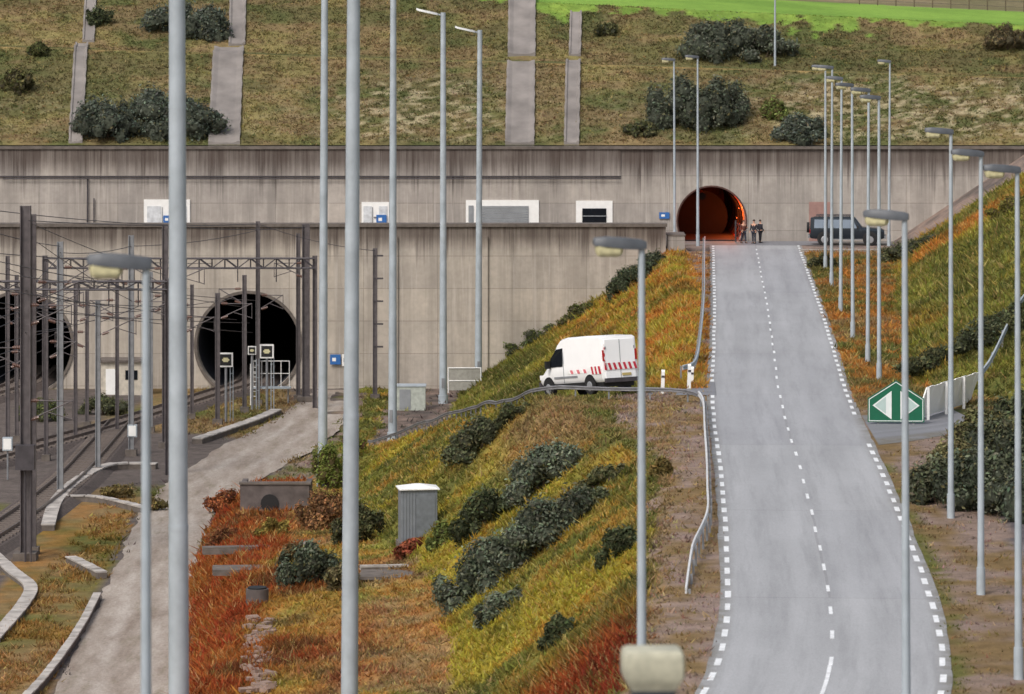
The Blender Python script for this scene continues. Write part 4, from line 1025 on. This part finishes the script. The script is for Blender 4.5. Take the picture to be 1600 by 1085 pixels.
make('hut_wall',MB().box((0,0,1.2),(3.3,2.2,2.5)),mat('hut_paint',lin(196,188,174),.7),T); make('hut_roof',MB().box((0,0,2.52),(3.7,2.6,.16)),M_concd,T)
make('door',MB().box((-.9,-1.12,1.0),(.8,.04,1.9)),M_wht,T); make('window',MB().box((.6,-1.12,1.5),(.9,.04,.7)),M_glass,T)

# ------------------------------------------------------------ railway
def track(pts,label):
    R=resample(pts,1.0); T=thing('railway_track',label,'railway track',(0,0,0),group='railway tracks')
    def off(k,o):
        t=R[min(k+1,len(R)-1)]-R[max(k-1,0)]; t/=np.linalg.norm(t); return (R[k][0]+t[1]*o,R[k][1]-t[0]*o),math.atan2(t[1],t[0])
    z=-10.3; secs=[]
    for k in range(len(R)):
        a=[off(k,o)[0] for o in (-2.1,-1.45,1.45,2.1)]
        secs.append([(a[0][0],a[0][1],z-.05),(a[1][0],a[1][1],z+.3),(a[2][0],a[2][1],z+.3),(a[3][0],a[3][1],z-.05)])
    make('ballast_bed',MB().loft(secs),mat('track_ballast',lin(86,76,72),.95,0,.5,6.),T)
    for sg in (-1,1):
        secs=[]
        for k in range(len(R)):
            a,b=off(k,sg*.7175-.035)[0],off(k,sg*.7175+.035)[0]
            secs.append([(a[0],a[1],z+.36),(b[0],b[1],z+.36),(b[0],b[1],z+.55),(a[0],a[1],z+.55)])
        make('rail',MB().loft(secs),M_rail,T)
    base=None
    R2=resample(pts,.8)
    for k in range(len(R2)):
        t=R2[min(k+1,len(R2)-1)]-R2[max(k-1,0)]; an=math.atan2(t[1],t[0])
        if 800+R2[k][0]*K/R2[k][1]<-40: continue
        if base is None: base=make('sleeper',MB().box((0,0,0),(.26,2.5,.16)),M_sleep,T); c=base
        else: c=base.copy(); COL.objects.link(c); c.parent=T
        c.location=(R2[k][0],R2[k][1],z+.3); c.rotation_euler=(0,0,an)
track([(-19.9,304),(-20.0,291),(-21.9,283.5),(-25.3,270),(-30.2,253),(-34.6,239),(-41,219),(-47,200)],'railway track on ballast running diagonally out of a tunnel')
track([(-37.1,304),(-37.1,291),(-38.5,282),(-42,268),(-47,250)],'railway track on ballast leaving the second tunnel')
track([(-27.0,264),(-26.9,248),(-27.0,232),(-28.0,214),(-30,196),(-33.5,175)],'railway siding track on ballast beside the gravel track')
def trough(pts,label,w=.7,h=.3):
    P=[g(*p)[:2] for p in pts]; R=resample(P,.9); T=thing('cable_trough',label,'cable trough',(0,0,0),group='concrete cable troughs')
    def sec(k,w_,z0,z1):
        t=R[min(k+1,len(R)-1)]-R[max(k-1,0)]; t/=np.linalg.norm(t); z=hz(R[k][0],R[k][1])
        a=(R[k][0]+t[1]*w_/2,R[k][1]-t[0]*w_/2); b=(R[k][0]-t[1]*w_/2,R[k][1]+t[0]*w_/2)
        return [(a[0],a[1],z+z0),(b[0],b[1],z+z0),(b[0],b[1],z+z1),(a[0],a[1],z+z1)]
    make('trough_body',MB().loft([sec(k,w,-.1,h) for k in range(len(R))]),M_concd,T)
    mb=MB()
    for k in range(len(R)-1):
        j=random.uniform(-.02,.04)
        s0=sec(k,w+.08,h+.003,h+.08+j); s1=sec(k+1,w+.08,h+.003,h+.08)
        f=.9; s1=[tuple(np.array(a)*(1-f)+np.array(b)*f) for a,b in zip(s0,s1)]
        mb.loft([s0,s1])
    make('trough_lid',mb,mat('lid_concrete',lin(178,172,166),.9,0,.4,1.2),T)
trough([(432,648),(400,662),(355,678),(308,694)],'pale concrete cable trough beside the gravel track')
trough([(245,733),(170,735),(120,760),(88,792),(75,830)],'curved pale concrete cable trough by the tracks')
trough([(85,785),(150,785),(228,803)],'pale concrete cable trough crossing to the track',.4)
trough([(-10,872),(20,900),(48,925),(30,960),(-10,1005)],'winding pale concrete cable trough in ballast',.6,.2)
trough([(152,938),(128,985),(95,1035),(55,1085),(20,1120)],'pale concrete cable trough edging the gravel track',.3,.3)
trough([(110,880),(160,905)],'short concrete trough section by the track',.5)

# ------------------------------------------------------------ overhead line
def zt(py,D): return HC-(py-YH)*D/K
def mast(px,pyb,pyt,wid=.32,dark=True,arms=((1,.92),),lab='tall steel overhead line mast with bracket arms'):
    d=K*30.0/(pyb-YH); x=(px-800)*d/K; h=zt(pyt,d)+10.3
    T=thing('catenary_mast',lab,'overhead line mast',(x,d,-10.3),group='overhead line masts')
    mb=MB(); w=wid/2
    mb.box((-w,0,h/2),(.05,wid*.9,h)).box((w,0,h/2),(.05,wid*.9,h)).box((0,0,h/2),(wid-.05,.05,h))
    make('column',mb,M_mast if dark else M_galvd,T); make('footing',MB().box((0,0,.15),(wid*2.4,wid*2.4,.5)),M_concd,T)
    for sg,fr in arms:
        za=h*fr; L=random.uniform(1.8,2.6)*sg
        mb=MB().tube((0,0,za-1.1),(L,0,za),.035,n=5).tube((0,0,za),(L*.95,0,za-.03),.03,n=5).tube((L*.45,0,za-.6),(L,0,za-1.0),.028,n=5).tube((L,0,za),(L,0,za-1.05),.025,n=4)
        ar=make('cantilever_arm',mb,M_mast,T)
        for q in (za-1.1,za):
            mb=MB(); mb.tube((sg*.26,0,q+(.08 if q<za else 0)),(sg*.7,0,q+(.22 if q<za else 0)),.06,n=6)
            for k in range(4): mb.tube((sg*(.3+k*.09),0,q+(.1+.03*k if q<za else 0)),(sg*(.34+k*.09),0,q+(.1+.03*k if q<za else 0)),.11,.11,8)
            make('insulator',mb,M_ins,ar)
    return T,x,d,h
mast(40,875,322,.5,True,((1,.72),(-1,.6),(1,.45)),'heavy dark double overhead line mast with switchgear')
mast(52,866,335,.26,True,((1,.8),))
mast(94,775,378,.32,False,((1,.9),(-1,.75)))
mast(153,740,470,.26,False,((1,.9),))
mast(205,712,368,.3,False,((-1,.85),(1,.7)))
mast(258,700,350,.34,True,((-1,.8),(1,.8)))
mast(340,664,458,.28,True,((1,.92),))
mast(382,645,430,.26,True,((-1,.9),))
mast(403,634,346,.26,True,((1,.6),))
mast(478,628,350,.5,True,((-1,.78),))
mast(466,626,365,.26,True,())
for a_ in ((12,700,400,.22,True,((1,.8),(1,.5))),(26,690,430,.2,True,((-1,.8),)),(72,720,410,.22,True,((1,.85),(1,.6))),(118,690,440,.2,True,((1,.85),)),(136,668,455,.2,True,((-1,.7),)),(183,680,432,.2,True,((-1,.85),)),(236,676,425,.2,False,((1,.85),)),(284,662,440,.2,True,((1,.75),)),(300,655,445,.2,True,((-1,.85),))): mast(*a_)
T,x,d,h=mast(586,625,388,.28,True,())
for k in range(5): make('step_bracket',MB().box((.25,0,h*.35+k*h*.15),(.7,.12,.12)),M_dark,T)
T=thing('switch_box','dark steel line switch box hanging on a mast','switch box',((42-800)*202.3/K,202.0,-10.3))
make('box_body',MB().box((0,-.35,5.5),(1.0,.5,1.3)),M_dark,T); make('conduit',MB().tube((0,-.3,0),(0,-.3,5.),.06,n=6),M_dark,T); make('conduit',MB().tube((.3,-.3,0),(.3,-.3,5.),.04,n=6),M_dark,T)
def gantry(px0,px1,py,D,lab,th=.8):
    x0,x1=(px0-800)*D/K,(px1-800)*D/K; z1=zt(py,D); z0=z1-th
    T=thing('catenary_gantry',lab,'overhead line gantry',(x0,D,-10.3),group='overhead line gantries')
    L=x1-x0; a=z0+10.3;b=z1+10.3
    mb=MB()
    for y in (-.3,.3):
        mb.tube((0,y,a),(L,y,a),.055,n=5).tube((0,y,b),(L,y,b),.055,n=5)
        n=int(L/.9)
        for k in range(n):
            u=L*k/n;v=L*(k+1)/n
            mb.tube((u,y,a if k%2 else b),(v,y,b if k%2 else a),.035,n=4)
            mb.tube((u,y,a),(u,y,b),.03,n=4)
    make('lattice_beam',mb,M_dark,T)
    for xx in (0,L): make('column',MB().box((xx-.14,0,b/2),(.05,.4,b+.4)).box((xx+.14,0,b/2),(.05,.4,b+.4)).box((xx,0,b/2),(.26,.05,b+.4)),M_mast,T)
    for k in range(1,7): make('drop_post',MB().tube((L*k/7,0,a),(L*k/7,0,a-1.0),.04,n=5),M_dark,T)
gantry(70,492,404,276,'long dark lattice overhead line gantry spanning the tracks',.7)
gantry(-60,262,440,238,'dark lattice overhead line gantry on steel columns',.5)
def wire(a,b,sag=.5,r=.03,lab='thin dark overhead wire strung between masts'):
    T=thing('overhead_wire',lab,'overhead wire',(0,0,0),group='overhead wires'); mb=MB(); n=10; pr=None
    for k in range(n+1):
        t=k/n; p=tuple(a[i]*(1-t)+b[i]*t-(sag*4*t*(1-t) if i==2 else 0) for i in range(3))
        if pr: mb.tube(pr,p,r,n=4,cap=False)
        pr=p
    make('wire_strand',mb,M_wire,T)
def W(px0,py0,D0,px1,py1,D1,sag=.4,r=.022):
    wire(((px0-800)*D0/K,D0,zt(py0,D0)),((px1-800)*D1/K,D1,zt(py1,D1)),sag*.5,r)
for w_ in ((0,330,200,260,352,250,.2),(45,345,202,403,350,278,.4),(-20,395,195,330,412,285,.3),(50,350,202,258,430,250,.3),(-20,405,190,380,480,289,.3),(-20,425,190,400,470,289,.3),(-20,450,190,370,500,289,.3),
   (-20,480,200,390,505,289,.3),(60,480,215,395,520,289,.3),(94,395,228,205,385,248,.4),(205,385,248,403,360,278,.5),(-20,500,200,94,470,228,.1),(94,470,228,340,480,265,.3),(-20,540,205,150,500,245,.1),
   (40,455,202,94,400,228,.1),(60,380,202,205,470,248,.3),(153,490,239,340,470,265,.3),(-20,360,190,94,385,228,.2),(258,352,251,478,355,280,.5),(403,350,278,586,392,281,.6),(153,505,239,258,460,251,.1),(0,440,200,153,480,239,.2),
   (-20,520,200,120,450,289,.2),(-20,560,200,90,520,289,.2),(-20,470,190,100,480,289,.3),(12,420,250,118,455,258,.2),(26,450,255,183,445,259,.3),(72,425,245,236,440,260,.3),(-20,580,210,72,545,289,.2),(-20,600,215,60,550,289,.2),(40,520,202,120,505,258,.2)):
    W(*w_)
def signal(px,pyb,pyt,w,lab):
    d=K*30.0/(pyb-YH); x=(px-800)*d/K; h=zt(pyt,d)+10.3
    T=thing('railway_signal',lab,'railway signal',(x,d,-10.3),group='railway signals')
    make('signal_post',MB().tube((0,0,0),(0,0,h),.09,n=8),M_galvd,T)
    bd=make('signal_board',MB().box((0,-.12,h-w/2),(w,.06,w)),M_wht,T)
    make('signal_face',MB().box((0,-.16,h-w/2),(w*.78,.03,w*.78)),M_black,bd)
    make('signal_lamp',MB().box((0,-.185,h-w/2),(w*.34,.02,w*.3)).box((0,-.19,h-w/2),(w*.5,.015,w*.12)),M_lens,bd)
    make('signal_ladder',MB().tube((.3,0,0),(.3,0,h*.8),.03,n=4).tube((.5,0,0),(.5,0,h*.8),.03,n=4).box((.4,0,h*.3),(.2,.03,.03)).box((.4,0,h*.5),(.2,.03,.03)).box((.4,0,h*.7),(.2,.03,.03)),M_galv,T)
signal(353,660,551,1.0,'square black and white railway signal board on a post')
signal(417,642,538,1.0,'square black and white railway signal board near the tunnel')
signal(394,640,541,.6,'small railway signal head on a post with ladder')
d=278; T=thing('signal_platform','steel signal access platform with ladder and handrails','platform',((424-800)*d/K,d,-10.3))
mb=MB()
for xx in (-1.3,-.7,0,.7,1.3): mb.tube((xx,0,1.3),(xx,0,3.2),.03,n=5)
mb.tube((-1.3,0,3.2),(1.3,0,3.2),.03,n=5).tube((-1.3,0,2.3),(1.3,0,2.3),.025,n=5); make('handrail',mb,M_wht,T)
make('deck',MB().box((0,.3,1.25),(2.8,.9,.1)),M_galv,T)
mb=MB().tube((-1.5,0,0),(-1.5,0,3.),.04,n=5).tube((-1.1,0,0),(-1.1,0,3.),.04,n=5)
for k in range(8): mb.tube((-1.5,0,.3+k*.35),(-1.1,0,.3+k*.35),.025,n=4)
make('ladder',mb,M_wht,T); make('leg',MB().tube((1.2,.3,0),(1.2,.3,1.2),.06,n=6),M_galvd,T)
for (px,py,h_) in ((207,712,1.6),(12,750,2.2)):
    x,d,z=g(px,py); T=thing('trackside_cabinet','small grey trackside control box on a post','control box',(x,d,z),group='trackside boxes')
    make('box_body',MB().box((0,0,h_),(.6,.4,.8)),M_galv,T); make('post',MB().tube((0,0,0),(0,0,h_),.06,n=6),M_galvd,T); make('box_door',MB().box((0,-.21,h_),(.48,.02,.66)),M_wht,T)

# ------------------------------------------------------------ light, sky, camera
w=bpy.data.worlds.new('World'); SC.world=w; w.use_nodes=True; nt=w.node_tree
sk=nt.nodes.new('ShaderNodeTexSky'); sk.sky_type='NISHITA'; sk.sun_disc=False
el=math.radians(48); az=math.radians(-145)
sk.sun_elevation=el; sk.sun_rotation=az; sk.dust_density=5.; sk.air_density=1.2
hs=nt.nodes.new('ShaderNodeHueSaturation'); hs.inputs['Saturation'].default_value=.62
nt.links.new(sk.outputs[0],hs.inputs['Color']); nt.links.new(hs.outputs[0],nt.nodes['Background'].inputs[0]); nt.nodes['Background'].inputs[1].default_value=.145
sd=bpy.data.lights.new('sun','SUN'); sd.energy=1.5; sd.angle=math.radians(16); sd.color=(1,.96,.91)
so=bpy.data.objects.new('sun',sd); COL.objects.link(so)
v=Vector((math.sin(az)*math.cos(el),math.cos(az)*math.cos(el),math.sin(el)))
so.rotation_euler=v.to_track_quat('Z','Y').to_euler()
cd=bpy.data.cameras.new('camera'); co=bpy.data.objects.new('camera',cd); COL.objects.link(co)
co.location=(0,0,HC); co.rotation_euler=(math.radians(90),0,0)
cd.sensor_width=36; cd.lens=36*K/1600; cd.shift_y=-(542.5-YH)/1600; cd.clip_end=9000; cd.clip_start=1
cd.dof.use_dof=True; cd.dof.focus_distance=200; cd.dof.aperture_fstop=1.5
SC.camera=co
SC.view_settings.view_transform='Standard'; SC.view_settings.look='None'; SC.view_settings.exposure=0
